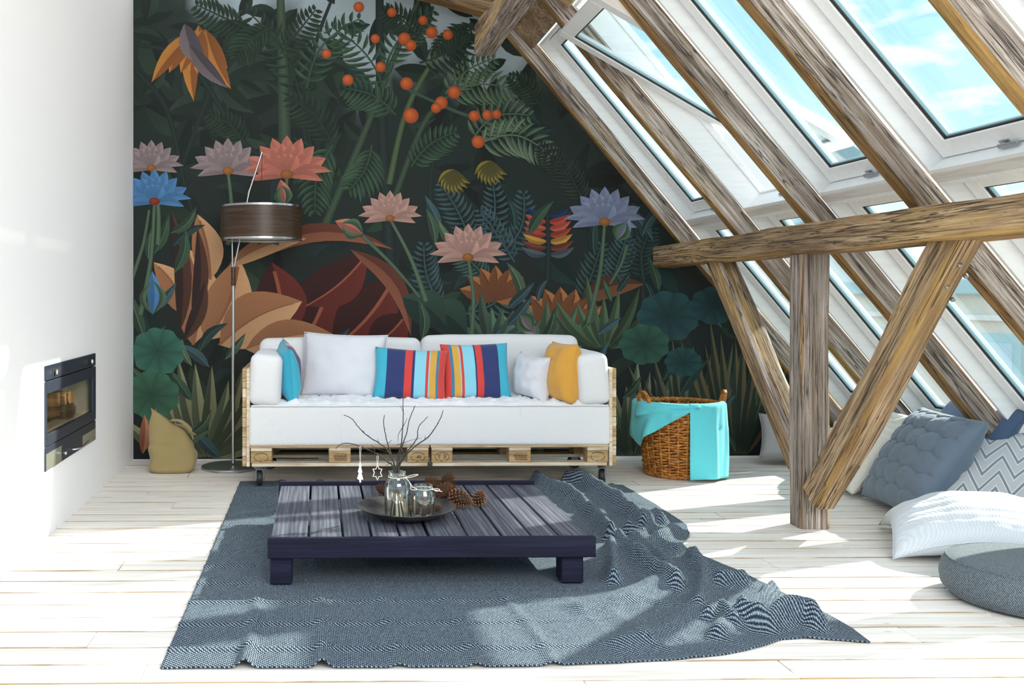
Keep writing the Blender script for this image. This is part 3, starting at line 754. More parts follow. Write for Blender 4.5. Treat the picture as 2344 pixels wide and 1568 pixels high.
# green spears and sword leaves
tuft((470, 1050), 14, 230, 17, lin((112, 124, 92)), 62, lin((170, 160, 120)))
tuft((1450, 1050), 12, 230, 17, lin((104, 124, 100)), 52, lin((160, 158, 120)))
tuft((1600, 1050), 16, 270, 14, lin((66, 90, 74)), 36, lin((140, 116, 76)))
tuft((1700, 1050), 12, 330, 12, lin((60, 80, 60)), 26, lin((150, 104, 66)))
tuft((1250, 800), 9, 130, 14, lin((98, 122, 98)), 70); tuft((1130, 790), 9, 120, 13, lin((92, 118, 98)), 70)
tuft((1390, 800), 9, 170, 12, lin((86, 110, 80)), 60)
for cx, cy in ((1010, 720), (960, 700)): leaf((cx + 60, cy + 50), (cx - 40, cy - 20), 44, lin((46, 72, 60)), lin((32, 52, 46)), .1, 8, .5, lin((28, 44, 40)))
for i in range(120):
    x = rn.uniform(310, 1780); y = rn.uniform(480, 1050)
    if 400 < x < 940 and y < 790: continue
    a = R(rn.uniform(-150, -30)); l = rn.uniform(50, 110); k_ = rn.choice([G2, G3, G5, lin((78, 104, 82)), lin((52, 80, 76))])
    leaf((x, y), (x + math.cos(a) * l, y + math.sin(a) * l), l * .13, shade(k_, rn.uniform(.55, 1.0)), None, rn.uniform(-.15, .15), 6, .4, shade(k_, 1.35))
# round pads
pad((360, 805), 62, lin((58, 108, 92))); pad((345, 905), 66, lin((60, 104, 82)), .85); pad((1535, 725), 74, lin((40, 76, 78)), .82); pad((1480, 790), 60, lin((52, 92, 76)), .8); pad((1640, 700), 56, lin((38, 70, 74)), .8); pad((1570, 830), 44, lin((40, 78, 78)), .8)
# lotus blossoms and buds
PK, LV, CO, BL, PB = lin((196, 152, 140)), lin((156, 138, 140)), lin((204, 122, 104)), lin((84, 138, 190)), lin((136, 142, 172))
for c, r, k, st in (((345, 385), 66, LV, (360, 560)), ((520, 392), 78, LV, (520, 560)), ((655, 400), 92, CO, (630, 560)), ((352, 462), 76, BL, (320, 720)), ((892, 500), 66, PK, (975, 690)), ((1072, 590), 80, PK, (1080, 770)), ((1388, 508), 84, PB, (1350, 740))):
    stem([(st[0], st[1]), ((c[0] + st[0]) / 2 + 8, (c[1] + st[1]) / 2), c], 6, lin((92, 116, 92)))
    lotus(c, r, k, lin((176, 112, 56)) if k is not BL else lin((150, 60, 40)))
for b, t, k in (((650, 470), (640, 410), CO), ((348, 720), (346, 620), BL), ((830, 535), (765, 505), CO), ((1415, 550), (1445, 495), PB), ((1190, 720), (1230, 770), LV)):
    leaf(b, t, 17, k, shade(k, .6), .05); leaf(b, lerp(t, b, .2), 8, lin((84, 112, 84)), None, .3); leaf(b, lerp(t, b, .25), 8, lin((84, 112, 84)), None, -.3)
for x, y, h in ((325, 1040, 90), (350, 1045, 110), (372, 1045, 90)): leaf((x, y), (x + 4, y - h), 13, lin((196, 132, 96)), lin((150, 92, 66)), .04)
for x0, y0, x1, y1 in ((830, 540, 960, 680), (300, 640, 340, 480), (640, 470, 590, 560), (1440, 560, 1400, 650)): stem([(x0, y0), ((x0 + x1) / 2 + 6, (y0 + y1) / 2), (x1, y1)], 5, lin((88, 112, 90)))
# to the wall
me = bpy.data.meshes.new('jungle_mural')
P0, PX, PY = at(0, 0, YB - .006), at(1000, 0, YB - .006), at(0, 1000, YB - .006)
ex, ez = (PX.x - P0.x) / 1000, (PY.z - P0.z) / 1000
me.from_pydata([(P0.x + x * ex, YB - .006 - k * 3e-6, P0.z + y * ez) for x, y, k in mu.v], [], mu.f)
ca = me.color_attributes.new('print', 'FLOAT_COLOR', 'POINT'); ca.data.foreach_set('color', [q for c in mu.c for q in c])
t = NT('printed mural wallpaper', Roughness=.75, Specular_IOR_Level=.25); a_ = t.n('VertexColor', layer_name='print')
nz_ = t.noise(t.mp(t.co(), (1, 1, 1)), 70, 5, .7)
t.col(t.mix(t.math('MULTIPLY', nz_, .35), t.mix(1.0, a_, (.95, .95, .95), 'MULTIPLY'), (.02, .022, .022)))
t.bump(t.noise(t.co(), 90, 3), .2, .004)
me.materials.append(t.m)
mo = obj('jungle_mural', me); tag(mo, 'dark green jungle mural with lotus blossoms and oranges covering the end wall', 'mural')
# ---------------------------------------------------------------- pallet sofa on castors
SF = 6.33; SX0, SX1 = -.452, 1.925; SMID = (SX0 + SX1) / 2
sofa = empty('pallet_sofa', (SMID, SF + .45, 0), 'long white upholstered sofa on a pine pallet base with castors', 'sofa')
def sub(o, p=sofa, root=None):
    r_ = root or p
    o.parent = p; o.matrix_parent_inverse = Matrix.Translation(-r_.location); return o
YF, YBK = SF, SF + .80
PZ = .146
def pallet_base(x0, x1):
    L = x1 - x0
    pb_ = lambda nm, a, b, mt, ch=.003: sub(MB().box(a, b, ch).ob(nm, mt))
    for yy in (YF + .002, YF + .34, YBK - .10): pb_('bottom_board', (x0 + .012, yy, PZ), (x1 - .012, yy + .10, PZ + .022), M_PALLET3)
    bx = ((x0 + .006, x0 + .145), ((x0 + x1) / 2 - .072, (x0 + x1) / 2 + .072), (x1 - .145, x1 - .006))
    for qi, (a, b) in enumerate(bx):
        for yy in (YF + .004, YF + .34, YBK - .10): pb_('block', (a, yy, PZ + .0225), (b, yy + .10, PZ + .1005), M_PALLET2, .004)
        pb_('cross_board', (a, YF, PZ + .101), (b, YBK, PZ + .122), M_PALLET3)
    for q in range(5):
        yy = YF + .001 + q * .162; pb_('deck_board', (x0, yy, PZ + .1225), (x1, yy + .145, PZ + .140), M_PALLET)
    return bx
stp = []
for x0, x1 in ((SX0, SMID - .004), (SMID + .004, SX1)): stp.append(pallet_base(x0, x1))
# stamps on the blocks
def oval(cx, cz, rx, rz, arcs, y):
    m = MB()
    for a0, a1 in arcs:
        P = [V(cx + rx * math.cos(R(a0 + (a1 - a0) * i / 14)), y, cz + rz * math.sin(R(a0 + (a1 - a0) * i / 14))) for i in range(15)]
        m.tube(P, .0016, 4)
    return m
def letters(txt, cx, cz, size, y, mirror=True):
    cu = bpy.data.curves.new('stamp', 'FONT'); cu.body = txt; cu.size = size; cu.align_x = 'CENTER'; cu.align_y = 'CENTER'; cu.resolution_u = 2
    t_ = bpy.data.objects.new('tmp', cu); COL.objects.link(t_); dg = bpy.context.evaluated_depsgraph_get(); dg.update()
    me = bpy.data.meshes.new_from_object(t_.evaluated_get(dg)); bpy.data.objects.remove(t_)
    m = MB(); sx = -1 if mirror else 1
    m.add([V(cx + sx * v.co.x, y, cz + v.co.y) for v in me.vertices], [list(p.vertices) for p in me.polygons]); return m
SY = YF + .0025; CZ = PZ + .062
def stamp(name, parts):
    m = MB()
    for q in parts:
        o = len(m.v); m.v += q.v; m.f += [[i + o for i in f] for f in q.f]; m.m += q.m
    sub(m.ob(name, M_INK))
b0, b1 = stp
arc = ((20, 150), (165, 235), (-60, 8), (250, 275))
def ctr(b): return (b[0] + b[1]) / 2
stamp('stamp', [oval(ctr(b0[0]), CZ, .046, .028, arc, SY)])
stamp('stamp', [oval(ctr(b0[2]), CZ, .046, .028, arc, SY), letters('IA', ctr(b0[2]) + .006, CZ, .034, SY - .001)])
stamp('stamp', [oval(ctr(b1[0]), CZ, .046, .028, arc, SY), letters('E  S', ctr(b1[0]), CZ, .034, SY - .001)])
stamp('stamp', [oval(ctr(b1[2]), CZ, .046, .028, arc, SY)])
for bb in (b0[1], b1[1]):
    rows = [MB().box((ctr(bb) - .03, SY - .001, CZ + .022), (ctr(bb) + .045, SY, CZ + .0235), 0), MB().box((ctr(bb) - .04, SY - .001, CZ + .012), (ctr(bb) + .05, SY, CZ + .0135), 0)]
    mk = random.Random(3)
    for rr in range(3):
        x = ctr(bb) - .042 + rr * .006
        while x < ctr(bb) + .045:
            wq = mk.uniform(.002, .006); rows.append(MB().box((x, SY - .001, CZ + .002 - rr * .012), (x + wq, SY, CZ + .008 - rr * .012), 0)); x += wq + mk.uniform(.002, .004)
    stamp('stamp', rows)
# side pallets standing upright behind the arms
for sg, xin in ((-1, SX0), (1, SX1)):
    e = sub(empty('side_pallet', (xin, YF, PZ)))
    def sp(nm, a, b, mt, ch=.003): sub(MB().box(a, b, ch).ob(nm, mt), e, sofa) if False else None
    def add_(nm, a, b, mt, ch=.003):
        o = MB().box((min(a[0], b[0]), a[1], a[2]), (max(a[0], b[0]), b[1], b[2]), ch).ob(nm, mt); o.parent = e; o.matrix_parent_inverse = Matrix.Translation(-V(xin, YF, PZ)); return o
    e.location = (xin, YF, PZ); e.matrix_parent_inverse = Matrix.Translation(-sofa.location)
    for q in range(5): add_('deck_board', (xin, YF + q * .16, PZ), (xin + sg * .022, YF + q * .16 + .145, PZ + .645), M_PALLET3 if q == 0 else M_PALLET)
    zs = [PZ + i * .0645 for i in range(10)]
    for q, z0 in enumerate(zs):
        add_('stacked_batten', (xin + sg * .0225, YF + .012, z0 + .001), (xin + sg * .050, YF + .70, z0 + .0635), (M_PALLET2, M_PALLET3, M_PALLET)[q % 3])
# cushions
def cush(nm, sx, sy, sz, r, c, mt=None, puff=.012, M=None, lab=None):
    m = rbox(sx, sy, sz, r, 5, puff, 6, .006, c[0]); me = m.mesh(nm, mt or M_SOFA, 60)
    o = obj(nm, me); o.matrix_world = Matrix.Translation(c) @ (M or Matrix()); o.parent = sofa
    o.matrix_parent_inverse = Matrix.Translation(-sofa.location); fixn(o); return o
SEATT = .545
seat = cush('seat_cushion', 2.385, .76, .262, .022, (SMID, SF + .368, .415), None, .004)
# quilted wrinkled cover sewn on top of the seat
def coverf(u, v):
    x = SX0 + .012 + u * (SX1 - SX0 - .024); y = SF - .004 + v * .70
    e_ = min(1, min(v, 1 - v) * 14) * min(1, min(u, 1 - u) * 30)
    hh = .012 + .030 * abs(noise.noise(V(x * 9, y * 13, 3))) + .026 * abs(noise.noise(V(x * 24 + 3, y * 20, 8)))
    return (x, y, SEATT + .001 + hh * e_)
cv = MB().grid(coverf, 170, 44).ob('seat_cover', M_COTTON, None, 80); sub(cv)
pp = [V(SX0 + .01, SF - .010, SEATT + .002)] + [V(SX0 + .01 + i * .1, SF - .013, SEATT + .002 + .0015 * math.sin(i * 2.1)) for i in range(1, 24)] + [V(SX1 - .01, SF - .010, SEATT + .002)]
sub(MB().tube(pp, .0055, 6).ob('piping', M_SOFA, None, 80))
for xs_ in (780, 985, 1190):
    x = at(xs_, 975, SF).x; sub(MB().box((x - .0012, SF - .0150, .30), (x + .0012, SF - .0125, .53), 0).ob('seam', M_GREYW))
for i, (xa, xb) in enumerate(((SX0 + .03, 0.745), (0.752, SX1 - .03))):
    cush('back_cushion', xb - xa, .20, .50, .055, ((xa + xb) / 2, SF + .70, .715 - .018 * (1 - i) + .012), None, .012, Matrix.Rotation(R(-6), 4, 'X'))
for sg, xc in ((-1, SX0 + .102), (1, SX1 - .102)):
    cush('arm_cushion', .205, .72, .335, .045, (xc, SF + .345, SEATT + .172), None, .012, Matrix.Rotation(R(4 * -sg), 4, 'Y'))
# castors
def castor(x, y, yaw):
    e = empty('castor', (x, y, .012)); e.rotation_euler = (0, 0, yaw); e.parent = sofa; e.matrix_parent_inverse = Matrix.Translation(-sofa.location)
    def a_(m, nm, mt, sm=None):
        o = m.ob(nm, mt, None, sm); o.parent = e; return o
    a_(MB().box((-.045, -.045, .128), (.045, .045, .134), .002), 'top_plate', M_STEEL)
    f = MB(); f.lathe([(0, .128), (.03, .128), (.034, .122), (.030, .114), (0, .112)], 16)
    f.box((-.021, -.035, .108), (.021, .030, .114), .002)
    for s_ in (-1, 1): f.box((s_ * .0215 - .002, -.020, .040), (s_ * .0215 + .002, .030, .112), .0015)
    f.tube([V(-.026, .012, .05), V(.026, .012, .05)], .006, 8)
    a_(f, 'fork', M_STEEL)
    Mw = Matrix.Translation((0, .012, .05)) @ Matrix.Rotation(R(90), 4, 'Y')
    w_ = a_(MB().lathe([(.036, -.016), (.044, -.017), (.049, -.012), (.050, 0), (.049, .012), (.044, .017), (.036, .016)], 28, M=Mw), 'tyre', M_RUBBER, 50)
    a_(MB().lathe([(0, -.010), (.030, -.009), (.0365, -.014), (.0365, .014), (.030, .009), (0, .010)], 24, M=Mw), 'hub', M_HUB, 50)
for px, py, yy, yw in ((594, 1115, 6.385, R(8)), (1378, 1115, 6.40, R(-24)), (622, 1075, 6.98, R(65)), (1318, 1075, 6.98, R(70))):
    castor(at(px, py, yy).x, yy, yw)

# ---------------------------------------------------------------- cushions of all kinds
def pillow_mesh(name, w, h, t, mat, n=26, k=.07, disp=None, wr=.012, seed=0, sharp=.42, sag=0.0, back=None, droop=0.0, seam=None):
    m = MB()
    for side in (1, -1):
        def fn(u, v):
            a, b = u * 2 - 1, v * 2 - 1
            aa = a * (1 - k * (1 - b * b) * a * a); bb = b * (1 - k * (1 - a * a) * b * b)
            z_ = side * t / 2 * max(0.0, (1 - a * a) * (1 - b * b)) ** sharp
            z_ += side * wr * noise.noise(V(a * 2.3 + seed, b * 2.3, side * 3 + seed)) * (1 - a ** 6) * (1 - b ** 6)
            # puckers running from the corners and edges
            z_ += side * wr * .5 * math.sin(7 * math.atan2(b + .02, a) + seed) * (a * a * b * b) * (1 - max(abs(a), abs(b)) ** 8) * 2
            z_ += side * wr * .55 * noise.noise(V(a * 7 + seed, b * 2.5, seed)) * max(abs(a), abs(b)) ** 3 * (1 - max(abs(a), abs(b)) ** 9)
            if disp: z_ += side * disp(u, v, side) * (1 - abs(a) ** 10) * (1 - abs(b) ** 10)
            zz = (bb + 1) / 2 * h
            zz -= sag * (1 - a * a) * (.5 + .5 * b)
            return (aa * w / 2, -z_ + droop * a * a * b * b, zz)
        m.grid(fn, n, n, 1 if (back and side < 0) else 0, side < 0)
    P_ = []
    for q in range(80):
        a, b = [(-1 + q % 20 / 10, -1), (1, -1 + q % 20 / 10), (1 - q % 20 / 10, 1), (-1, 1 - q % 20 / 10)][q // 20]
        P_.append(V(a * (1 - k * (1 - b * b) * a * a) * w / 2, droop * a * a * b * b, (b * (1 - k * (1 - a * a) * b * b) + 1) / 2 * h))
    m.tube(P_, .0028, 5, 1 if back else 0, closed=True)
    for i in range(len(m.v) - 80 * 5, len(m.v)): m.uv[i] = (m.v[i][0] / w + .5, m.v[i][2] / h)
    me = m.mesh(name, [mat, back] if back else mat); bm = bmesh.new(); bm.from_mesh(me); bmesh.ops.remove_doubles(bm, verts=bm.verts, dist=1e-5); bmesh.ops.recalc_face_normals(bm, faces=bm.faces)
    for f in bm.faces: f.smooth = True
    bm.to_mesh(me); bm.free(); return me
def put(name, me, loc, yaw=0, lean=0, roll=0, label='', cat='cushion', group=None):
    "lean > 0 tips the top away from the viewer, yaw turns about the vertical, roll within its own plane"
    M = Matrix.Translation(loc) @ Matrix.Rotation(yaw, 4, 'Z') @ Matrix.Rotation(-lean, 4, 'X') @ Matrix.Rotation(roll, 4, 'Y')
    return tag(obj(name, me, M=M), label, cat, group)
GS = 'scatter cushions on the pallet sofa'
ZS = SEATT + .012
p = at(668, 915, 6.62)
put('cushion', pillow_mesh('cushion', .40, .39, .17, M_STRIPE, seed=1, k=.08, back=M_TURQ2), (p.x - .005, 6.58, ZS + .005), R(97), R(6), R(-8), 'striped cushion seen edge on beside the left arm of the sofa', group=GS)
p = at(782, 915, 6.80)
put('cushion', pillow_mesh('cushion', .60, .46, .17, M_GREYW, seed=2, k=.06, wr=.02), (p.x, 6.74, ZS), R(-8), R(15), R(2), 'large plain pale grey cushion against the sofa back', group=GS)
p = at(932, 915, 6.68)
put('cushion', pillow_mesh('cushion', .50, .36, .14, M_STRIPE, seed=3, k=.06), (p.x, 6.58, ZS), R(-6), R(17), R(3), 'striped cushion with turquoise end on the left, in front of the pale grey one', group=GS)
p = at(1090, 915, 6.68)
put('cushion', pillow_mesh('cushion', .475, .39, .14, M_STRIPE2, seed=4, k=.05), (p.x, 6.62, ZS), R(3), R(15), R(-1), 'striped cushion with turquoise end on the right, beside the small white one', group=GS)
p = at(1205, 915, 6.66)
put('cushion', pillow_mesh('cushion', .34, .31, .21, M_GREYW, seed=5, k=.10, wr=.02), (p.x + .02, 6.62, ZS), R(-66), R(4), R(4), 'small plain white cushion turned sideways between striped and mustard ones', group=GS)
p = at(1278, 915, 6.62)
put('cushion', pillow_mesh('cushion', .40, .40, .24, M_MUST, seed=6, k=.05, sharp=.40, wr=.018), (p.x - .02, 6.52, ZS - .006), R(-80), R(6), R(0), 'mustard yellow cushion leaning beside the right arm of the sofa', group=GS)

# floor cushions below the windows
def basis_put(name, me, bl, br, tl, label, group='floor cushions under the windows'):
    "bottom left, bottom right, top left corners"
    bl, br, tl = Vector(bl), Vector(br), Vector(tl); X = (br - bl).normalized(); Z = tl - bl; Z = (Z - X * Z.dot(X)).normalized(); Y = Z.cross(X)
    c = (bl + br) / 2
    return tag(obj(name, me, M=Matrix(((X.x, Y.x, Z.x, c.x), (X.y, Y.y, Z.y, c.y), (X.z, Y.z, Z.z, c.z), (0, 0, 0, 1)))), label, 'cushion', group)
def d_ruff(u, v, s): return .010 * math.sin(v * 85 + 4 * noise.noise(V(u * 4, v * 5, 1)) * 2.2) * (.6 + .5 * noise.noise(V(u * 6, v * 6, 9)))
def d_quilt(u, v, s):
    q = 5.4; r_ = v * q * 1.0; row = math.floor(r_); best = 9
    for rr in (row - 1, row, row + 1):
        off = .5 * (rr % 2); cx = math.floor(u * q - off) + off + .5
        for cc in (cx - 1, cx, cx + 1): best = min(best, math.hypot((u * q - cc), (r_ - rr - .5) * 1.08))
    return .022 * math.sqrt(max(0, 1 - (best / .60) ** 2)) - .006 + .003 * noise.noise(V(u * 40, v * 40, 0))
def d_pleat(u, v, s): return .006 * abs(math.sin(v * 42 + 1.5 * noise.noise(V(u * 5, v * 3, 2)))) + .012 * noise.noise(V(u * 5, v * 2, 7))
me = pillow_mesh('floor_cushion', .72, .66, .22, M_NAVYC, 22, .12, seed=7); basis_put('floor_cushion', me, (3.66, 6.00, .09), (3.62, 5.30, .09), (3.98, 6.00, .60), 'dark blue cushion whose corners show behind the quilted one')
me = pillow_mesh('floor_cushion', .86, .62, .24, M_RUFF, 90, .05, d_ruff, seed=8, wr=.025); basis_put('floor_cushion', me, (3.46, 6.80, .03), (3.34, 5.96, .03), (3.86, 6.74, .53), 'cream ruffled cushion behind the oak brace')
me = pillow_mesh('floor_cushion', .72, .66, .26, M_QUILT, 110, .05, d_quilt, seed=9); basis_put('floor_cushion', me, (3.39, 5.93, .03), (3.30, 5.25, .03), (3.74, 5.95, .55), 'slate blue quilted cushion leaning under the skylights')
me = pillow_mesh('floor_cushion', .74, .70, .20, M_CHEV, 40, .05, seed=10); basis_put('floor_cushion', me, (3.27, 5.36, .05), (3.78, 4.84, .04), (3.76, 5.66, .52), 'white and grey chevron cushion leaning on the quilted one')
me = pillow_mesh('floor_cushion', .85, .76, .30, M_PLEAT, 70, .05, d_pleat, seed=11, wr=.03, sharp=.55, droop=.115)
tag(obj('floor_cushion', me, M=Matrix.Translation((3.30, 4.71, .128)) @ Matrix.Rotation(R(-26), 4, 'Z') @ Matrix.Rotation(R(-90), 4, 'X') @ Matrix.Translation((0, 0, -.38))), 'white pleated cushion lying flat beside the round pouf', 'cushion', 'floor cushions under the windows')
me = pillow_mesh('floor_cushion', .46, .40, .16, M_GREYC, 24, .10, seed=12); ge = basis_put('floor_cushion', me, (3.32, 7.16, .05), (3.72, 6.98, .05), (3.50, 7.36, .36), 'grey cushion with a tassel at the foot of the mural behind the post')
# round pouf
pf = MB(); prof = [(0, .004), (.27, .002), (.32, .012), (.346, .045), (.352, .09), (.343, .135), (.326, .158), (.318, .162), (.30, .168), (.18, .176), (0, .178)]
PP = []
for (r0, z0), (r1, z1) in zip(prof, prof[1:]): PP += [(r0 + (r1 - r0) * i / 3, z0 + (z1 - z0) * i / 3) for i in range(3)]
PP.append(prof[-1]); pf.lathe(PP, 72)
po = pf.ob('pouf', M_DENIM, None, 70); po.location = (2.995, 3.95, 0); tag(po, 'round blue grey denim floor pouf at the right edge', 'pouf')
ps = MB().tube([V(.324 * math.cos(a * math.pi / 36), .324 * math.sin(a * math.pi / 36), .1605) for a in range(72)], .0035, 6, closed=True).ob('piping', M_DENIM, po, 80)

# ---------------------------------------------------------------- rug
def crv(pts, n, z=0):
    P = [onz(x, y, z) for x, y in pts]; d = [0]
    for a, b in zip(P, P[1:]): d.append(d[-1] + (b - a).length)
    out = []
    for i in range(n + 1):
        s_ = d[-1] * i / n; k_ = 0
        while k_ < len(d) - 2 and d[k_ + 1] < s_: k_ += 1
        out.append(P[k_].lerp(P[k_ + 1], (s_ - d[k_]) / max(1e-9, d[k_ + 1] - d[k_])))
    return out
NU, NVv = 230, 260
Bc = crv([(367, 1533), (800, 1532), (1200, 1529), (1400, 1521), (1560, 1511), (1660, 1500), (1730, 1486), (1790, 1466), (1840, 1463), (1992, 1473)], NU)
Tc = crv([(550, 1104), (900, 1104), (1220, 1108), (1300, 1110), (1425, 1112)], NU)
Lc = crv([(367, 1533), (455, 1330), (550, 1104)], NVv)
Rc = crv([(1992, 1473), (1950, 1440), (1905, 1415), (1850, 1388), (1770, 1348), (1700, 1312), (1640, 1288), (1590, 1268), (1535, 1250), (1566, 1244), (1579, 1228), (1572, 1205), (1540, 1182), (1490, 1150), (1425, 1112)], NVv)
folds = [([(1228, 1108), (1262, 1128), (1300, 1148), (1335, 1170), (1362, 1200), (1385, 1225), (1400, 1245)], .080, .052),
         ([(1298, 1110), (1340, 1118), (1385, 1142), (1420, 1165), (1450, 1195), (1475, 1212)], .080, .050), ([(1345, 1110), (1372, 1110), (1390, 1114)], .05, .05),
         ([(1418, 1258), (1460, 1290), (1505, 1322), (1550, 1352)], .075, .050), ([(1480, 1208), (1500, 1192), (1515, 1205)], .065, .05), ([(1505, 1258), (1550, 1275), (1590, 1262), (1605, 1260)], .055, .045),
         ([(1580, 1290), (1620, 1320), (1650, 1345), (1700, 1346)], .055, .045), ([(1400, 1265), (1405, 1300), (1408, 1340)], .06, .045), ([(1600, 1400), (1612, 1360), (1612, 1330), (1590, 1300)], .050, .045),
         ([(1622, 1425), (1650, 1415), (1680, 1440)], .055, .040), ([(1700, 1425), (1740, 1402), (1772, 1372)], .070, .050), ([(1700, 1430), (1760, 1446), (1800, 1432), (1850, 1430), (1872, 1444)], .080, .055),
         ([(1640, 1460), (1660, 1430), (1665, 1400)], .035, .05), ([(1470, 1250), (1490, 1262), (1520, 1240), (1550, 1218), (1570, 1225)], .05, .05), ([(1440, 1225), (1470, 1235), (1490, 1220)], .05, .04),
         ([(1320, 1400), (1420, 1380), (1500, 1345)], .030, .09), ([(1430, 1480), (1540, 1440), (1620, 1395)], .028, .09), ([(1440, 1242), (1480, 1265), (1520, 1300), (1545, 1325)], .045, .04)]
FL = [([onz(x, y) for x, y in p_], h, w_) for p_, h, w_ in folds]
def segd(p, a, b):
    d = b - a; t_ = max(0, min(1, (p - a).dot(d) / max(1e-9, d.dot(d)))); return (p - a - d * t_).length
verts = []; uvs = []
for j in range(NVv + 1):
    v = j / NVv
    for i in range(NU + 1):
        u = i / NU
        c = (1 - v) * Bc[i] + v * Tc[i] + (1 - u) * Lc[j] + u * Rc[j] - ((1 - u) * (1 - v) * Bc[0] + u * (1 - v) * Bc[NU] + (1 - u) * v * Tc[0] + u * v * Tc[NU])
        sx, sy = u * 2.64, v * 3.25
        h = .007
        qx = abs((sx - .29) / .268 - round((sx - .29) / .268)) * .268; qy = abs((sy - .16) / .26 - round((sy - .16) / .26)) * .26
        amp = max(0, min(1, (.68 - u) * 6)) if v > .0 else 1
        h += (.011 + .018 * math.exp(-v * 9) * (1.15 if abs(sx - .29) < .4 else .15)) * math.exp(-(qx / .026) ** 2) * (1 if sx > .15 else 0) * max(.3, amp)
        h += .011 * math.exp(-(qy / .018) ** 2) * max(.35, amp) + .004 * math.sin(qx / .268 * math.pi) * math.sin(qy / .26 * math.pi)
        tb = 1 if not (-.3 < c.x < 1.26 and 4.1 < c.y < 5.45) else .35
        h = .007 + (h - .007) * tb
        if c.x > .85:
            f_ = 0
            for P_, hh, ww in FL:
                dmin = min(segd(c, a, b) for a, b in zip(P_, P_[1:]))
                if dmin < ww * 3: f_ = math.hypot(f_, 1.15 * hh * math.exp(-(dmin / (ww * .72)) ** 2) * (.95 + .30 * noise.noise(c * 5)))
            k_ = max(0, min(1, (c.x - .85) * 3)); k_ *= max(0, min(1, (c.x - 1.22) * 14)) if c.y > 4.1 and c.y < 5.45 else 1
            h += (f_ + .014 * max(0, noise.noise(V(c.x * 5, c.y * 5, 2))) + .012 * max(0, .2 - abs(noise.noise(V(c.x * 3.1 + .3, c.y * 3.1, 4)))) * 5) * k_
        edge = min(v * 22, (1 - u) * 25, 1); 
        if u > .6: h = .005 + (h - .005) * max(.25, edge)
        # castors press the rug flat
        for cx_, cy_ in ((at(1378, 1115, 6.40).x, 6.40), (at(594, 1115, 6.385).x, 6.385)):
            dd_ = math.hypot(c.x - cx_, c.y - cy_)
            if dd_ < .11: h = min(h, .008 + max(0, dd_ - .05) * .9)
        verts.append(V(c.x, c.y, h)); uvs.append((u, v))
m = MB(); fs = []
for j in range(NVv):
    for i in range(NU):
        a = j * (NU + 1) + i; fs.append([a, a + 1, a + NU + 2, a + NU + 1])
m.add(verts, fs, 0, uvs); rug = m.ob('rug', M_RUG, None, 180)
sm_ = rug.modifiers.new('thickness', 'SOLIDIFY'); sm_.thickness = .005; sm_.offset = -1
tag(rug, 'blue grey woven rug with creases, crumpled into folds on its right side', 'rug')

# ---------------------------------------------------------------- coffee table
TX0, TX1, TY0, TY1, TZ = -.222, 1.211, 4.17, 5.40, .2223
tb_ = empty('coffee_table', ((TX0 + TX1) / 2, (TY0 + TY1) / 2, 0), 'low navy blue slatted pallet coffee table standing on the rug', 'table')
def tpart(nm, a, b, mt, ch=.004):
    o = MB().box(a, b, ch).ob(nm, mt)
    c = (V(*a) + V(*b)) / 2; ax = max(range(3), key=lambda k_: b[k_] - a[k_])
    o.parent = tb_; o.matrix_parent_inverse = Matrix.Translation(-tb_.location); return o
gaps = [612] + [705.8, 786, 852.6, 919, 985.7, 1077.8, 1156, 1224.6, 1289.4] + [1368]
zt = TZ - .010; xs = [at(g_, 1232, TY0).x for g_ in gaps]
for i in range(10):
    x0 = xs[i] + (.0055 if i else .012); x1 = xs[i + 1] - (.0055 if i < 9 else .012)
    L = TY1 - TY0 - .058; wd = x1 - x0
    o = MB().box((-L / 2, -wd / 2, -.020), (L / 2, wd / 2, 0), .003).ob('slat', M_SLAT); o.location = ((x0 + x1) / 2, (TY0 + TY1) / 2, zt); o.rotation_euler = (0, 0, R(90))
    o.parent = tb_; o.matrix_parent_inverse = Matrix.Translation(-tb_.location)
tpart('front_rail', (TX0, TY0, .133), (TX1, TY0 + .028, TZ + .001), M_NAVY); tpart('back_rail', (TX0, TY1 - .028, .133), (TX1, TY1, TZ + .012), M_NAVY)
for x in (TX0 + .012, (TX0 + TX1) / 2 - .05, TX1 - .112): tpart('bearer', (x, TY0 + .03, .134), (x + .10, TY1 - .03, zt - .021), M_NAVY)
for x in (TX0 + .010, TX1 - .145):
    for y in (TY0 + .030, TY1 - .14): tpart('leg', (x, y, .012), (x + .098, y + .10, .133), M_NAVY, .006)
# ---------------------------------------------------------------- things on the table
PC = V(.421, 4.59, TZ - .009)
pl = MB(); pr = [(0, 0.003), (.10, .002), (.16, .016), (.205, .038), (.232, .052), (.236, .054), (.237, .057), (.232, .0575), (.20, .043), (.155, .022), (.10, .009), (0, .008)]
pl.lathe(pr, 72); plo = pl.ob('bowl', M_IRON, None, 40); plo.location = PC; fixn(plo); tag(plo, 'wide shallow dark metal bowl holding the jars on the navy table', 'bowl')
def jar(x, y, rad, h, neck, label):
    prof = [(0, 0), (rad * .80, 0), (rad * .96, .008), (rad, .022), (rad, h * .66), (rad * .96, h * .74), (rad * .82, h * .82), (neck, h * .87), (neck, h * .895), (neck * 1.10, h * .90), (neck * 1.10, h * .915), (neck * .99, h * .925), (neck * .99, h * .985), (neck * 1.06, h * .99), (neck * 1.06, h)]
    t_ = .003; inn = [(max(0, r_ - t_), max(z_, .006)) for r_, z_ in prof[1:]][::-1] + [(0, .006)]
    o = MB().lathe(prof + inn, 40).ob('jar', M_JAR, None, 50); o.location = (x, y, PC.z + .0085); fixn(o); return tag(o, label, 'jar')
JT = V(.371, 4.53, 0); JS = V(.497, 4.545, 0)
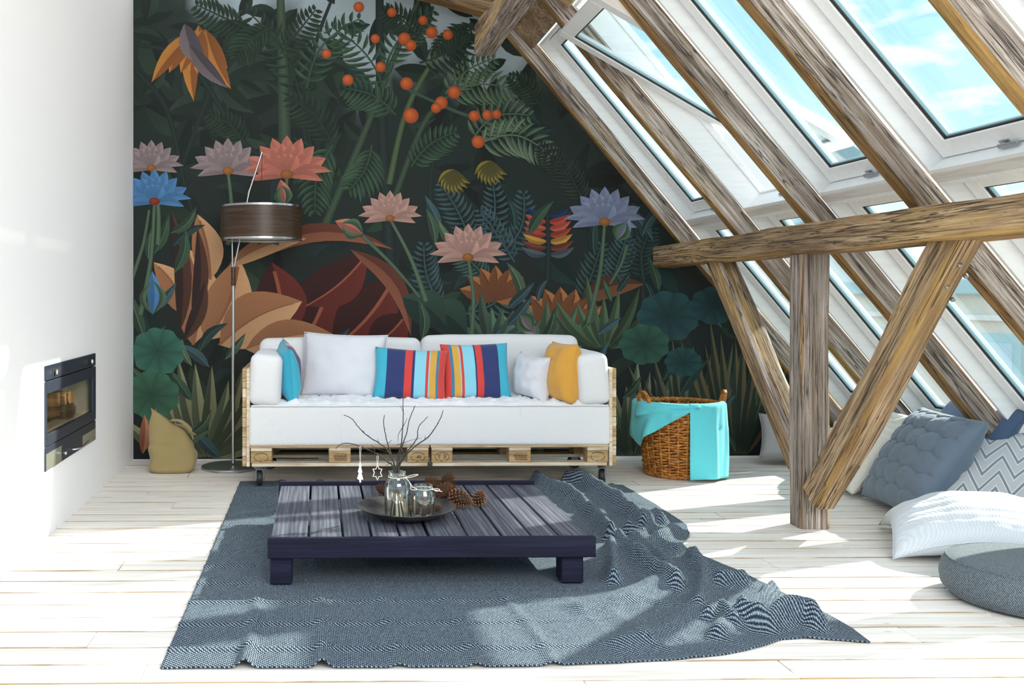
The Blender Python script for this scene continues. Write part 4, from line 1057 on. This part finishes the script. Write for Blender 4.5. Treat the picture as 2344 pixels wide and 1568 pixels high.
jt = jar(JT.x, JT.y, .060, .222, .040, 'tall clear glass jar with dark twigs and a candle'); js = jar(JS.x, JS.y, .054, .157, .042, 'short clear glass jar filled with small cones')
def tie(par, r_, z_, loops, nm='string_bow'):
    m = MB().tube([V(r_ * math.cos(a * math.pi / 16), r_ * math.sin(a * math.pi / 16), z_) for a in range(32)], .0018, 6, closed=True)
    for P_ in loops: m.tube(P_, .0017, 6)
    o = m.ob(nm, M_STRING, par, 80)
def bez(*P_, n=12):
    P_ = [Vector(p_) for p_ in P_]; out = []
    for i in range(n + 1):
        t_ = i / n; Q = P_[:]
        while len(Q) > 1: Q = [a.lerp(b, t_) for a, b in zip(Q, Q[1:])]
        out.append(Q[0])
    return out
tie(jt, .041, .222 * .89, [bez((.036, -.015, .196), (.06, -.03, .215), (.13, -.03, .222), (.112, -.03, .214), (.06, -.03, .196), (.036, -.015, .195)), bez((.036, -.016, .196), (.05, -.025, .19), (.065, -.03, .165), (.072, -.03, .152)), bez((.036, -.016, .196), (.055, -.022, .185), (.06, -.03, .17), (.062, -.03, .155))])
tie(js, .043, .157 * .89, [bez((-.03, -.03, .14), (-.05, -.04, .16), (-.085, -.04, .162), (-.07, -.04, .135), (-.05, -.04, .138), (-.03, -.03, .14)), bez((.035, -.025, .14), (.06, -.035, .15), (.09, -.035, .142), (.075, -.035, .128), (.05, -.03, .134)), bez((.035, -.025, .139), (.06, -.03, .136), (.085, -.03, .13))])
# candle inside the tall jar
cz = PC.z + .0085 + .0075
cd = MB().lathe([(0, 0), (.026, 0), (.027, .004), (.027, .062), (.025, .066), (.012, .064), (0, .063)], 24).ob('candle', M_WAX, None, 50); cd.location = (JT.x + .004, JT.y + .024, cz); tag(cd, 'short ivory candle burning inside the tall glass jar', 'candle')
MB().tube([V(0, 0, .062), V(.001, 0, .070), V(.002, 0, .076)], .0011, 6).ob('wick', M_TWIG, cd)
MB().lathe([(0, .070), (.004, .075), (.0052, .082), (.0035, .092), (.0012, .101), (0, .105)], 12).ob('flame', M_FLAME, cd, 60)
# twigs
def spl(P_, n=5):
    out = []; m_ = len(P_)
    for i in range(m_ - 1):
        p0, p1, p2, p3 = (Vector(P_[max(0, min(m_ - 1, i + q))]) for q in (-1, 0, 1, 2))
        for q in range(n):
            t_ = q / n; out.append(.5 * ((2 * p1) + (-p0 + p2) * t_ + (2 * p0 - 5 * p1 + 4 * p2 - p3) * t_ * t_ + (-p0 + 3 * p1 - 3 * p2 + p3) * t_ ** 3))
    out.append(Vector(P_[-1])); return out
def cpx(x, y): return (760 + x / 5.2275, 920 + y / 5.2275)
def twig(pts, foot, dy, label, side=()):
    YJ = JT.y; P_ = []
    n_ = len(pts)
    for i, (x, y) in enumerate(pts):
        a, b = cpx(x, y); P_.append(at(a, b, YJ + dy * (1 - i / (n_ - 1))))
    P_.append(V(JT.x + foot[0], JT.y + foot[1], PC.z + .018))
    # keep the neck crossing inside the opening
    Q = spl(P_, 6); L = len(Q); rnd = random.Random(n_ * 7 + int(dy * 1000))
    Q = [q + V(rnd.uniform(-1, 1), rnd.uniform(-1, 1), rnd.uniform(-1, 1)) * .0008 for q in Q]
    m_ = MB().tube(Q, [.0016 + .0024 * (i / L) for i in range(L)], 6)
    for i in range(6, L - 10, 4):
        d = Vector((rnd.uniform(-1, 1), rnd.uniform(-.6, .6), rnd.uniform(-.2, 1))).normalized() * rnd.uniform(.004, .010)
        m_.tube([Q[i], Q[i] + d], [.0010, .0005], 4)
    o = m_.ob('twig', M_TWIG, None, 80)
    for sd_ in side:
        P2 = [at(*cpx(x, y), YJ + dy * .7) for x, y in sd_]
        # start the side shoot on the twig itself
        nearest = min(Q, key=lambda q: (q - P2[-1]).length); P2[-1] = nearest
        Q2 = spl(P2, 4); MB().tube(Q2, [.0008 + .0011 * i / len(Q2) for i in range(len(Q2))], 5).ob('side_shoot', M_TWIG, o, 80)
    return tag(o, label, 'twig', 'bare twigs in the tall glass jar')
TW = [twig([(138, 155), (240, 205), (325, 310), (425, 405), (560, 490), (660, 570), (715, 680), (745, 800)], (-.012, -.02), -.03, 'bare twig reaching highest to the left, pointing at the sofa seat', [[(545, 440), (560, 490), (590, 520)], [(355, 362), (375, 350), (385, 370)]]),
      twig([(45, 560), (90, 520), (150, 495), (220, 500), (290, 515), (450, 580), (600, 660), (680, 730), (735, 805)], (.030, -.01), -.06, 'low twig arching left with the white ornaments hanging from it', [[(465, 668), (510, 650), (555, 640)], [(475, 525), (510, 580), (530, 610)], [(640, 755), (670, 752), (700, 755)]]),
      twig([(628, 155), (618, 240), (635, 370), (665, 500), (700, 600), (735, 700), (755, 800)], (.010, -.03), .03, 'upright twig with a hooked tip left of the tallest one', [[(715, 455), (690, 480), (668, 505)], [(480, 525), (560, 570), (640, 590), (690, 600)]]),
      twig([(848, -63), (850, 60), (852, 200), (840, 400), (825, 520), (790, 640), (770, 800)], (-.030, .01), .02, 'tallest twig standing almost upright in the jar', [[(812, 42), (845, 100), (850, 160)], [(900, 190), (875, 250), (852, 300)], [(790, 480), (795, 390), (838, 305)], [(765, 515), (800, 505), (826, 500)]]),
      twig([(995, 45), (930, 200), (890, 380), (850, 500), (815, 640), (790, 800)], (-.018, .03), -.04, 'thin straight twig just right of the tallest one', []),
      twig([(1148, 175), (1050, 280), (1025, 350), (1020, 430), (960, 520), (860, 650), (800, 800)], (-.035, -.015), .05, 'twig with a bend at mid height on the right of the jar', [[(1070, 432), (940, 460), (850, 500), (830, 540), (860, 650)], [(940, 500), (938, 525), (945, 540)]]),
      twig([(1330, 100), (1300, 190), (1240, 300), (1150, 420), (1010, 520), (900, 620), (830, 720), (800, 800)], (-.022, -.03), -.02, 'twig reaching furthest to the right from the jar', [[(1118, 400), (1115, 425), (1110, 450)], [(1155, 432), (1135, 435), (1125, 440)]])]
# ornaments
def ornament(nm, topx, topy, m_, label, px, py, YO):
    o = m_.ob(nm, M_ORN, None, 40); o.location = at(px, py, YO); fixn(o)
    a = at(topx, topy, YO) - o.location
    MB().tube([V(-.001, 0, .0), V(a.x - .004, 0, a.z - .004), V(a.x, 0, a.z), V(a.x + .004, 0, a.z - .004), V(.001, 0, 0)], .0009, 5).ob('cord', M_STRING, o, 80)
    return tag(o, label, 'ornament')
def flat(poly, th):
    m_ = MB(); n_ = len(poly); m_.add([V(x, -th / 2, z) for x, z in poly] + [V(x, th / 2, z) for x, z in poly], [list(range(n_)), [n_ + i for i in range(n_)][::-1]] + [[i, (i + 1) % n_, (i + 1) % n_ + n_, i + n_] for i in range(n_)]); return m_
k = 4.5 / 2200
tree = [(0, 0), (3.5, -13), (2, -14), (5, -27), (3, -28), (7, -43), (2, -44), (1.8, -50), (-1.8, -50), (-2, -45), (-7, -41), (-3, -28), (-5.5, -26), (-2, -14), (-3.5, -12)]
ornament('tree_ornament', 824.5, 1021, flat([(x * k, z * k) for x, z in tree], .005), 'white tree shaped ornament hanging left above the navy table', 824.5, 1054, 4.47)
st = [(0, 0)]; star = []
for i in range(12):
    r_ = 17 if i % 2 == 0 else 9.8; a = R(90 + i * 30); star.append(V(r_ * math.cos(a) * .70 * k * 1.0, 0, (r_ * math.sin(a) - 17) * k))
ornament('star_ornament', 864, 1043, MB().tube(star, .0024, 6, closed=True), 'white open star ornament hanging beside the tall jar', 864, 1065, 4.47)
# pine cones
def cone_mesh(L, W, n=110, seed=0, ns=5):
    rnd = random.Random(seed); m_ = MB(); core = [(0, 0)] + [(W * .5 * .55 * math.sin(math.pi * (i / 8) ** .75) + .002, L * i / 8) for i in range(1, 8)] + [(0, L)]
    o0 = len(m_.v); m_.lathe(core, 10); 
    for i in range(o0, len(m_.v)): m_.uv[i] = (0, 0)
    ga = 2.399963
    for i in range(n):
        u = (i + .5) / n; z_ = L * (.04 + .93 * u); rr = W * .5 * math.sin(math.pi * (.10 + .86 * u) ** .78); a = i * ga
        rad = V(math.cos(a), math.sin(a), 0); tan = V(-math.sin(a), math.cos(a), 0); upv = V(0, 0, 1)
        d = (rad * .85 + upv * (.15 + 1.0 * u * u)).normalized(); ln = rr * .62 + .003; b = rad * rr * .42 + upv * z_
        wd = W * .105 * (1 - .45 * u) * rnd.uniform(.85, 1.1); th = W * .035; nn = d.cross(tan)
        p0 = b; p1 = b + d * ln * .75; p2 = b + d * ln + nn * 0
        vs = [p0 - tan * wd * .35, p0 + tan * wd * .35, p1 + tan * wd * .6, p1 - tan * wd * .6, p2 + tan * wd * .28 - nn * th, p2 - tan * wd * .28 - nn * th, p1 + nn * th * .9, p0 + nn * th * .6]
        fs_ = [[0, 1, 2, 3], [3, 2, 4, 5], [0, 3, 6, 7], [1, 7, 6, 2], [3, 5, 6], [2, 6, 4], [4, 6, 5]]
        q = len(m_.v); m_.add(vs, fs_)
        for j_, uu in enumerate((.1, .1, .6, .6, 1, 1, .8, .2)): m_.uv[q + j_] = (uu, .5)
    return m_.mesh('pine_cone', M_CONE)
def cone(x, y, z_, L, W, ax, label, n=110, seed=0, grp='pine cones on the navy table'):
    q = Vector(ax).normalized().to_track_quat('Z', 'X'); me = cone_mesh(L, W, n, seed)
    o = obj('pine_cone', me); o.rotation_mode = 'QUATERNION'; o.rotation_quaternion = q; o.location = V(x, y, z_) - Vector(ax).normalized() * L / 2
    return tag(o, label, 'pine cone', grp)
def tc(px, py, z_): p_ = onz(px, py, z_); return p_.x, p_.y
zt0 = TZ - .010
for px, py, L, W, ax, lb, n_ in ((1097, 1139, .085, .080, (.25, -.35, .75), 'small upright pine cone furthest right on the table', 90), (1055, 1142, .135, .095, (.75, -.62, -.18), 'big pine cone lying with its tip towards the table front', 120),
                             (1020, 1125, .13, .095, (.5, .5, .3), 'big pine cone in the middle of the heap behind the small jar', 120), (1026, 1103, .115, .09, (.2, .6, .75), 'pine cone on top at the back of the heap', 110),
                             (990, 1108, .10, .085, (-.6, .5, .4), 'pine cone at the left back of the heap, beside the small jar', 100), (876, 1122, .085, .075, (-.8, .3, .35), 'small pine cone peeping out left of the tall jar', 90)):
    z_ = zt0 + W * .5; x, y = tc(px, py, z_ ); cone(x, y, z_, L, W, ax, lb, n_, px)
x, y = tc(1003, 1166, .24); cone(x - .005, y, PC.z + .036, .036, .034, (.4, -.3, .7), 'tiny pine cone in the bowl right of the small jar', 50, 3, 'tiny pine cones in the dark bowl')
x, y = tc(935, 1155, .24); cone(JS.x - .062, JS.y + .040, PC.z + .034, .045, .04, (.1, -.2, .9), 'tiny pine cone in the bowl between the two jars', 50, 4, 'tiny pine cones in the dark bowl')
rc = random.Random(5)
jl = ['tiny cone lying at the bottom of the short jar, front', 'tiny cone lying at the bottom of the short jar, left', 'tiny cone lying at the bottom of the short jar, right', 'tiny cone at mid height in the short jar, left', 'tiny cone at mid height in the short jar, right', 'tiny cone at the top of the heap inside the short jar']
for i, (dx, dy, dz, s_) in enumerate(((.0, -.022, .030, .042), (-.026, .008, .030, .036), (.024, .014, .030, .036), (-.018, -.010, .066, .032), (.018, .0, .068, .032), (.0, .004, .098, .030))):
    cone(JS.x + dx, JS.y + dy, PC.z + .0085 + dz, s_, s_ * .9, (rc.uniform(-.6, .6), rc.uniform(-.6, .2), 1), jl[i], 46, 20 + i, 'tiny cones in the short jar')

# ---------------------------------------------------------------- floor lamp
LY = 7.10
lb = at(534, 1062, LY); lamp = empty('floor_lamp', (lb.x, LY, 0), 'chrome floor lamp with a hanging walnut drum shade beside the sofa', 'lamp')
def lp(m_, nm, mt, sm=45):
    o = m_.ob(nm, mt, None, sm); o.parent = lamp; o.matrix_parent_inverse = Matrix.Translation(-lamp.location); fixn(o); return o
lp(MB().lathe([(0, 0), (.212, 0), (.215, .006), (.213, .018), (.20, .022), (.03, .026), (0, .026)], 56, M=Matrix.Translation((lb.x - .02, LY, 0))), 'base', M_STEEL)
def A(px, py, y=LY): return at(px, py, y)
lp(MB().tube([A(534, 1060), A(534, 780)], .0135, 16), 'lower_pole', M_CHROME); lp(MB().tube([A(534, 782), A(534, 640)], .0115, 16), 'upper_pole', M_CHROME)
lp(MB().lathe([(0, 0), (.016, 0), (.0165, .002), (.0165, .136), (.016, .138), (0, .138)], 20, M=Matrix.Translation(A(534, 654))), 'grip', M_VENEER)
for q, (a, b) in enumerate((((531, 612), (533, 540)), ((537, 612), (545, 540)))):
    pass
lp(MB().tube([A(532, 614), A(531, 470)], .0055, 10), 'rod', M_CHROME); lp(MB().tube([A(536, 614), A(570, 440), A(600, 348)], .0065, 10), 'arm', M_CHROME)
jn = A(570, 440); lp(MB().tube([A(568.5, 446), A(571.5, 434)], .0085, 10), 'arm_joint', M_STEEL)
sc_ = A(598.5, 511); lp(MB().tube([A(600, 350), A(599, 400), A(598.5, 472)], .0022, 8), 'cable', M_BLACKM)
RS = .298; zt1 = A(598, 474).z; zb1 = A(598, 548).z; LC = V(sc_.x, LY, 0)
sh = lp(MB().lathe([(RS, zb1), (RS, zt1), (RS - .004, zt1), (RS - .004, zb1)], 96, M=Matrix.Translation(LC), close=True), 'lamp_shade', M_VENEER)
for z_, nm in ((zt1, 'top_ring'), (zb1, 'bottom_ring')):
    m_ = MB().lathe([(RS + .003, z_ - .008), (RS + .003, z_ + .006), (RS - .005, z_ + .006), (RS - .005, z_ - .008)], 96, M=Matrix.Translation(LC), close=True); lp(m_, nm, M_CHROME)
sp_ = MB()
for q in range(3): a = q * 2.094 + .5; sp_.tube([LC + V(0, 0, zt1 + .002), LC + V(RS * math.cos(a), RS * math.sin(a), zt1 + .002)], .003, 6)
sp_.lathe([(0, zt1 + .030), (.008, zt1 + .030), (.011, zt1 + .012), (.028, zt1 + .010), (.03, zt1 + .002), (.014, zt1 - .03), (0, zt1 - .03)], 20, M=Matrix.Translation(LC)); lp(sp_, 'shade_holder', M_CHROME)
lp(MB().lathe([(0, zb1 + .012), (RS - .006, zb1 + .012), (RS - .006, zb1 + .015), (0, zb1 + .015)], 64, M=Matrix.Translation(LC)), 'diffuser', simple('white diffuser', (.75, .73, .68), .5))

# ---------------------------------------------------------------- khaki bag
BC = at(394, 1060, 6.98); BC.z = 0
def bagf(u, v):
    a = u * 2 * math.pi; z_ = v
    W1 = .160 + .014 * math.sin(math.pi * v * 1.2) - .018 * v; D1 = .125 - .105 * v ** 1.7
    ca, sa = math.cos(a), math.sin(a); e = .62
    x = W1 * math.copysign(abs(ca) ** e, ca); y = D1 * math.copysign(abs(sa) ** e, sa)
    hgt = .36 + (-.62 * x + .05 * max(0, -x - .06) * 8 * .5) * v ** 1.2
    z__ = v * hgt + .004
    cr_ = .022 * math.exp(-((z__ - .185 + .10 * x) / .022) ** 2); x *= 1 - cr_ * 2.2; y *= 1 - cr_ * 4
    if v < .06: x *= .90 + v * 1.6; y *= .85 + v * 2.5
    n_ = noise.noise_vector(V(x * 7, y * 7, z__ * 9)) * .024 * min(1, v * 6)
    sh_ = -.012 * v * v + .010 * math.sin(v * 5)
    return V(BC.x + x + sh_ + n_.x, BC.y + y + n_.y, z__ + n_.z * .6)
m_ = MB().grid(bagf, 64, 46); nb = len(m_.v)
m_.f.append([i for i in range(64)][::-1]); m_.m.append(0)
bag = m_.ob('canvas_bag', M_KHAKI, None, 70); bm = bmesh.new(); bm.from_mesh(bag.data); bmesh.ops.remove_doubles(bm, verts=bm.verts, dist=1e-5); bmesh.ops.recalc_face_normals(bm, faces=bm.faces); bm.to_mesh(bag.data); bm.free()
md = bag.modifiers.new('cloth', 'SOLIDIFY'); md.thickness = .004; md.offset = -1
tag(bag, 'khaki canvas sack slumped on the floor beside the chimney breast', 'bag')
def strap(P_, w0):
    Q = spl(P_, 6); L = len(Q)
    def fn(u, v):
        i = min(L - 1, int(round(u * (L - 1)))); d = (Q[min(i + 1, L - 1)] - Q[max(i - 1, 0)]).normalized(); s_ = d.cross(V(0, -.35, 1)).normalized(); return Q[i] + s_ * w0 * (v - .5)
    o = MB().grid(fn, L - 1, 2).ob('handle', M_KHAKI, None, 80); k_ = o.modifiers.new('cloth', 'SOLIDIFY'); k_.thickness = .004
    o.parent = bag; return o
strap([at(392, 962, 6.93), at(412, 964, 6.88), at(430, 976, 6.87), at(440, 990, 6.88), at(445, 996, 6.92)], .034)
strap([at(398, 972, 6.99), at(418, 976, 6.97), at(436, 990, 6.95), at(442, 1004, 6.96)], .034)

# ---------------------------------------------------------------- wicker basket and towels
KC = V(2.562, 6.80, 0); KH = .505
def kr(z_): return .222 + .064 * (z_ / KH)
bk = empty('wicker_basket', KC, 'round orange brown wicker basket standing on the floor right of the sofa', 'basket')
def bp(m_, nm, kind=None):
    o = m_.ob(nm, M_WICKER, None, 70); o.parent = bk; o.matrix_parent_inverse = Matrix.Translation(-bk.location)
    if kind: o['kind'] = kind
    return o
m_ = MB(); rows = 25; ns = 26
for j in range(rows):
    z_ = .016 + j * (KH - .03) / rows; 
    P_ = []
    for q in range(120):
        a = 2 * math.pi * q / 120; rr = kr(z_) + .0095 * math.cos(a * ns / 2 + math.pi * (j % 2)) ; P_.append(KC + V(rr * math.cos(a), rr * math.sin(a), z_ + .0035 * math.sin(a * ns / 2 + j)))
    m_.tube(P_, .0082, 6, closed=True)
bp(m_, 'weave', 'stuff')
m_ = MB()
for q in range(ns):
    a = 2 * math.pi * q / ns; c_, s_ = math.cos(a), math.sin(a); m_.tube([KC + V(kr(0) * c_, kr(0) * s_, .004), KC + V(kr(KH) * c_, kr(KH) * s_, KH)], .0085, 6)
bp(m_, 'stakes', 'stuff')
bp(MB().lathe([(0, .006), (.215, .006), (.215, .014), (0, .014)], 40, M=Matrix.Translation(KC)), 'bottom')
def braid(fn, n_, rad, rb, turns):
    m__ = MB()
    for st_ in range(3):
        P_ = []
        for q in range(n_ + 1):
            c_, e1, e2 = fn(q / n_); ph = turns * 2 * math.pi * q / n_ + st_ * 2.094; P_.append(c_ + e1 * rb * math.cos(ph) + e2 * rb * math.sin(ph))
        m__.tube(P_, rad, 6)
    return m__
def rimf(z_, r_):
    def f(t_): a = 2 * math.pi * t_; d = V(math.cos(a), math.sin(a), 0); return KC + d * r_ + V(0, 0, z_), d, V(0, 0, 1)
    return f
bp(braid(rimf(KH, kr(KH)), 220, .0095, .009, 18), 'rim'); bp(braid(rimf(.014, kr(0) + .004), 180, .008, .007, 16), 'foot_rim')
for a0 in (R(200), R(-12)):
    d = V(math.cos(a0), math.sin(a0), 0); s__ = V(-math.sin(a0), math.cos(a0), 0)
    def hf(t_): b = math.pi * t_; return KC + d * (kr(KH) + .004 + .02 * math.sin(b)) + s__ * (.055 * math.cos(b)) + V(0, 0, KH - .01 + .105 * math.sin(b) ** .8), (d * .6 + V(0, 0, .8) * math.cos(b)).normalized(), s__
    bp(braid(hf, 50, .009, .009, 4), 'handle')
def cloth(nm, a0, a1, zfun, label, wob, nu=40, nv=44, flare=.0):
    def fn(u, v):
        a = R(a0 + (a1 - a0) * u); zb = zfun(u)
        if v < .12: rr = kr(KH) - .045 + .02 * v / .12; z_ = KH - .06 + .072 * (v / .12)
        elif v < .26:
            t_ = (v - .12) / .14; rr = kr(KH) - .025 + .052 * t_; z_ = KH + .012 + .018 * math.sin(math.pi * t_)
        else:
            t_ = (v - .26) / .74; z_ = KH + .012 - (KH + .012 - zb) * t_; rr = kr(KH) + .027 + flare * t_
        w_ = wob * (.25 + min(1, max(0, v - .2) * 2)) * (noise.noise(V(u * 5, v * 1.3, a0)) + .6 * math.sin(u * 14 + v * 3) * .5)
        rr += abs(w_) if v < .5 else w_ * .6 + abs(w_) * .5
        return KC + V(rr * math.sin(a), -rr * math.cos(a), z_ + (w_ * .4 if .1 < v < .4 else 0))
    o = MB().grid(fn, nu, nv).ob(nm, M_TURQ, None, 180); k_ = o.modifiers.new('cloth', 'SOLIDIFY'); k_.thickness = .0035; k_.offset = 1
    return tag(o, label, 'towel')
cloth('towel', -106, 6, lambda u: .215 + .30 * max(0, (u - .28) / .72) ** .8 + .16 * max(0, .28 - u) / .28 * .3, 'turquoise towel bunched over the left rim of the wicker basket', .060)
cloth('towel', -7, 66, lambda u: .018 + .004 * math.sin(u * 5), 'turquoise towel hanging straight down the right front of the wicker basket', .022, flare=.012)

# ---------------------------------------------------------------- fireplace insert and its logs
fi = empty('fireplace_insert', (XL, (FY0 + FY1) / 2, FZ0), 'dark blue black fireplace insert with glass set into the white chimney breast', 'fireplace')
def fp(m__, nm, mt, par=None, sm=None):
    o = m__.ob(nm, mt, None, sm); o.parent = par or fi
    if not par: o.matrix_parent_inverse = Matrix.Translation(-fi.location)
    return o
x1, x0 = XL + .008, XL - .02
Y0, Y1, Z0, Z1 = FY0, FY1, FZ0, FZ1
fp(MB().box((x0, Y0, Z1 - .078), (x1, Y1, Z1), .003), 'top_bar', M_DARKM)
fp(MB().box((x0, Y0, Z0), (x1, Y1, Z0 + .125), .003), 'bottom_bar', M_DARKM)
dz0, dz1 = Z0 + .130, Z1 - .083; fw = .048
dr = MB().box((x0, Y0 + .002, dz0), (x1 + .002, Y0 + .012 + .012, dz1), .002); dr.box((x0, Y1 - fw - .03, dz0), (x1 + .002, Y1 - .002, dz1), .003)
dr.box((x0, Y0 + .024, dz1 - .065), (x1 + .002, Y1 - fw - .03, dz1), .003); dr.box((x0, Y0 + .024, dz0), (x1 + .002, Y1 - fw - .03, dz0 + .06), .003)
door = fp(dr, 'door_frame', M_DARKM)
fp(MB().box((x1 - .012, Y0 + .024, dz0 + .06), (x1 - .008, Y1 - fw - .03, dz1 - .065), 0), 'glass_pane', M_FIREGLASS, door)
for yy, tt in ((Y0 + .17, 0), (Y1 - .17, 1)):
    sl = fp(MB().box((x1, yy - .045, Z1 - .062), (x1 + .002, yy + .115, Z1 - .026), .001), 'slot', M_BLACKM)
    fp(MB().lathe([(0, .022), (.012, .020), (.016, .012), (.014, .004), (.008, 0)], 16, M=Matrix.Translation((x1 + .001, yy + .02 * tt, Z1 - .044)) @ Matrix.Rotation(R(90), 4, 'Y')), 'knob', M_CHROME, None, 40)
MSM = simple('smoked vent glass', (.20, .20, .17), .12, 0)
fp(MB().box((x1 - .001, Y0 + .006, Z0 + .006), (x1 + .003, Y0 + .30, Z0 + .092), .001), 'vent_plate', MSM); fp(MB().box((x1 - .001, Y1 - .34, Z0 + .006), (x1 + .003, Y1 - .012, Z0 + .075), .001), 'vent_plate', MSM)
fp(MB().lathe([(0, .03), (.010, .028), (.012, .02), (.006, .008), (.006, 0)], 14, M=Matrix.Translation((x1 + .001, Y0 + .31, Z0 + .05)) @ Matrix.Rotation(R(90), 4, 'Y')), 'lock_knob', M_CHROME, None, 40)
fp(MB().tube(bez((x1, Y0 + .55, Z0 + .03), (x1 + .05, Y0 + .56, Z0 + .03), (x1 + .05, Y0 + .60, Z0 + .045), (x1 + .045, Y0 + .74, Z0 + .05)), .005, 8), 'handle', M_CHROME, None, 60)
# firebox (inside of the opening)
XI = XL - .50
fb = MB(); fb.box((XI - .02, Y0 - .0, Z0), (XI, Y1, Z1), 0); fb.box((XI, Y0 + .021, Z0 + .021), (x0 - .001, Y1 - .021, Z0 + .17), 0); fb.box((XI, Y0 + .021, Z1 - .10), (x0 - .001, Y1 - .021, Z1 - .021), 0)
fb.box((XI, Y0 + .021, Z0 + .17), (x0 - .001, Y0 + .03, Z1 - .1), 0); fb.box((XI, Y1 - .03, Z0 + .17), (x0 - .001, Y1 - .021, Z1 - .1), 0)
fp(fb, 'firebox', M_FBOX)
ZL = Z0 + .172
def logm(L, r_, seed, split=True):
    rnd = random.Random(seed); m__ = MB(); n_ = 9; P_ = []
    for i in range(n_):
        a = (math.pi * i / (n_ - 2)) if split else 2 * math.pi * i / n_
        P_.append((r_ * math.cos(a), r_ * math.sin(a)) if (not split or i < n_ - 1) else (0, -.25 * r_))
    P_ = [(x * rnd.uniform(.9, 1.1), y * rnd.uniform(.9, 1.1)) for x, y in P_]
    vs = [V(-L / 2, y, z_) for y, z_ in P_] + [V(L / 2, y, z_) for y, z_ in P_]
    m__.add(vs, [[i, (i + 1) % n_, (i + 1) % n_ + n_, i + n_] for i in range(n_)]); m__.add(vs[:n_], [list(range(n_))], 1); m__.add(vs[n_:], [list(range(n_))[::-1]], 1)
    if split: m__.m[n_ - 1] = 1; m__.m[n_ - 2] = 1
    return m__
logs = [(.42, .062, 5.36, -.20, .004, 80, 10, 'thick round log lying lowest at the front of the fireplace'), (.40, .055, 5.56, -.24, .004, 70, 5, 'round log lying lowest beside the thick one in the fireplace'), (.36, .046, 5.72, -.20, .004, 62, 0, 'thin log at the bottom right of the fire stack'),
        (.34, .055, 5.36, -.20, .135, 12, 170, 'split log resting across the bottom logs at the left'), (.34, .050, 5.47, -.19, .128, 8, 185, 'split log second from left in the row across the bottom logs'), (.34, .050, 5.57, -.19, .125, 4, 175, 'split log third from left in the row across the bottom logs'), (.34, .044, 5.66, -.20, .120, 0, 190, 'split log at the right end of the row across the bottom logs'),
        (.40, .070, 5.42, -.30, .215, 85, 0, 'big split log standing highest at the back of the fire stack')]
for L, r_, y, dx, dz, yw, rl_, lb_ in logs:
    r_ *= 1.22; dx = dx * .62 - .02; dz *= 1.2; L *= .8
    o = logm(L, r_, int(y * 100), rl_ != 0 or L > .41).ob('firewood_log', [M_LOGBARK, M_LOGCUT], None, None); fixn(o)
    o.location = (XL + dx, y, ZL + dz + r_ * (1.0 if dz < .01 else .55)); o.rotation_euler = (R(rl_), 0, R(yw)); tag(o, lb_, 'firewood', 'firewood behind the fireplace glass')

# ---------------------------------------------------------------- outside: facades across the street
nb_ = empty('apartment_house', (9.2, 14, -8), 'cream house facade across the street seen through the lower windows', 'house')
def np_(m__, nm, mt, root=nb_, par=None):
    o = m__.ob(nm, mt); o.parent = par or root
    if not par: o.matrix_parent_inverse = Matrix.Translation(-root.location)
    return o
np_(MB().box((9.2, 6.5, -8), (14, 24, 1.45), 0), 'wall', M_CREAM)
np_(MB().box((9.02, 6.5, 1.28), (9.2, 24, 1.50), .02), 'cornice', M_BLUE); np_(MB().box((9.10, 6.5, .92), (9.2, 24, 1.0), .01), 'string_course', M_CREAM2)
for y in (8.2, 10.6, 13.0, 15.4, 17.8, 20.2):
    for z_ in (-.75, -3.6):
        w_ = np_(MB().box((9.15, y - .62, z_ - .1), (9.21, y + .62, z_ + 1.5), .01), 'window', M_BLUE)
        np_(MB().box((9.13, y - .5, z_), (9.16, y - .03, z_ + 1.38), 0), 'pane', M_BLUEG, nb_, w_); np_(MB().box((9.13, y + .03, z_), (9.16, y + .5, z_ + 1.38), 0), 'pane', M_BLUEG, nb_, w_)
        np_(MB().box((9.0, y - .75, z_ - .2), (9.2, y + .75, z_ - .1), .01), 'window_sill', M_BLUE)
gh = empty('gabled_house', (11.9, 23, -8), 'white gabled house with a sloping teal roof seen through the third skylight', 'house')
g2 = lambda m__, nm, mt, par=None: np_(m__, nm, mt, gh, par)
def roofpoly(pts, xa, xb): 
    m__ = MB(); n_ = len(pts); m__.add([V(xa, y, z_) for y, z_ in pts] + [V(xb, y, z_) for y, z_ in pts], [list(range(n_)), [n_ + i for i in range(n_)][::-1]] + [[i, (i + 1) % n_, (i + 1) % n_ + n_, i + n_] for i in range(n_)]); return m__
fixn(g2(roofpoly([(20.9, -8), (28, -8), (28, 7.6), (27.2, 7.6), (20.9, 4.2)], 11.9, 12.2), 'wall', M_CREAM2))
fixn(g2(roofpoly([(20.3, 3.95), (28.2, 8.1), (28.2, 8.5), (20.3, 4.35)], 11.55, 12.35), 'roof', M_ROOF))
gw_ = g2(MB().box((11.85, 21.8, 2.9), (11.92, 24.2, 4.3), .02), 'window', M_BLUE); g2(MB().box((11.82, 22.0, 3.05), (11.86, 24.0, 4.15), 0), 'pane', M_BLUEG, gw_)
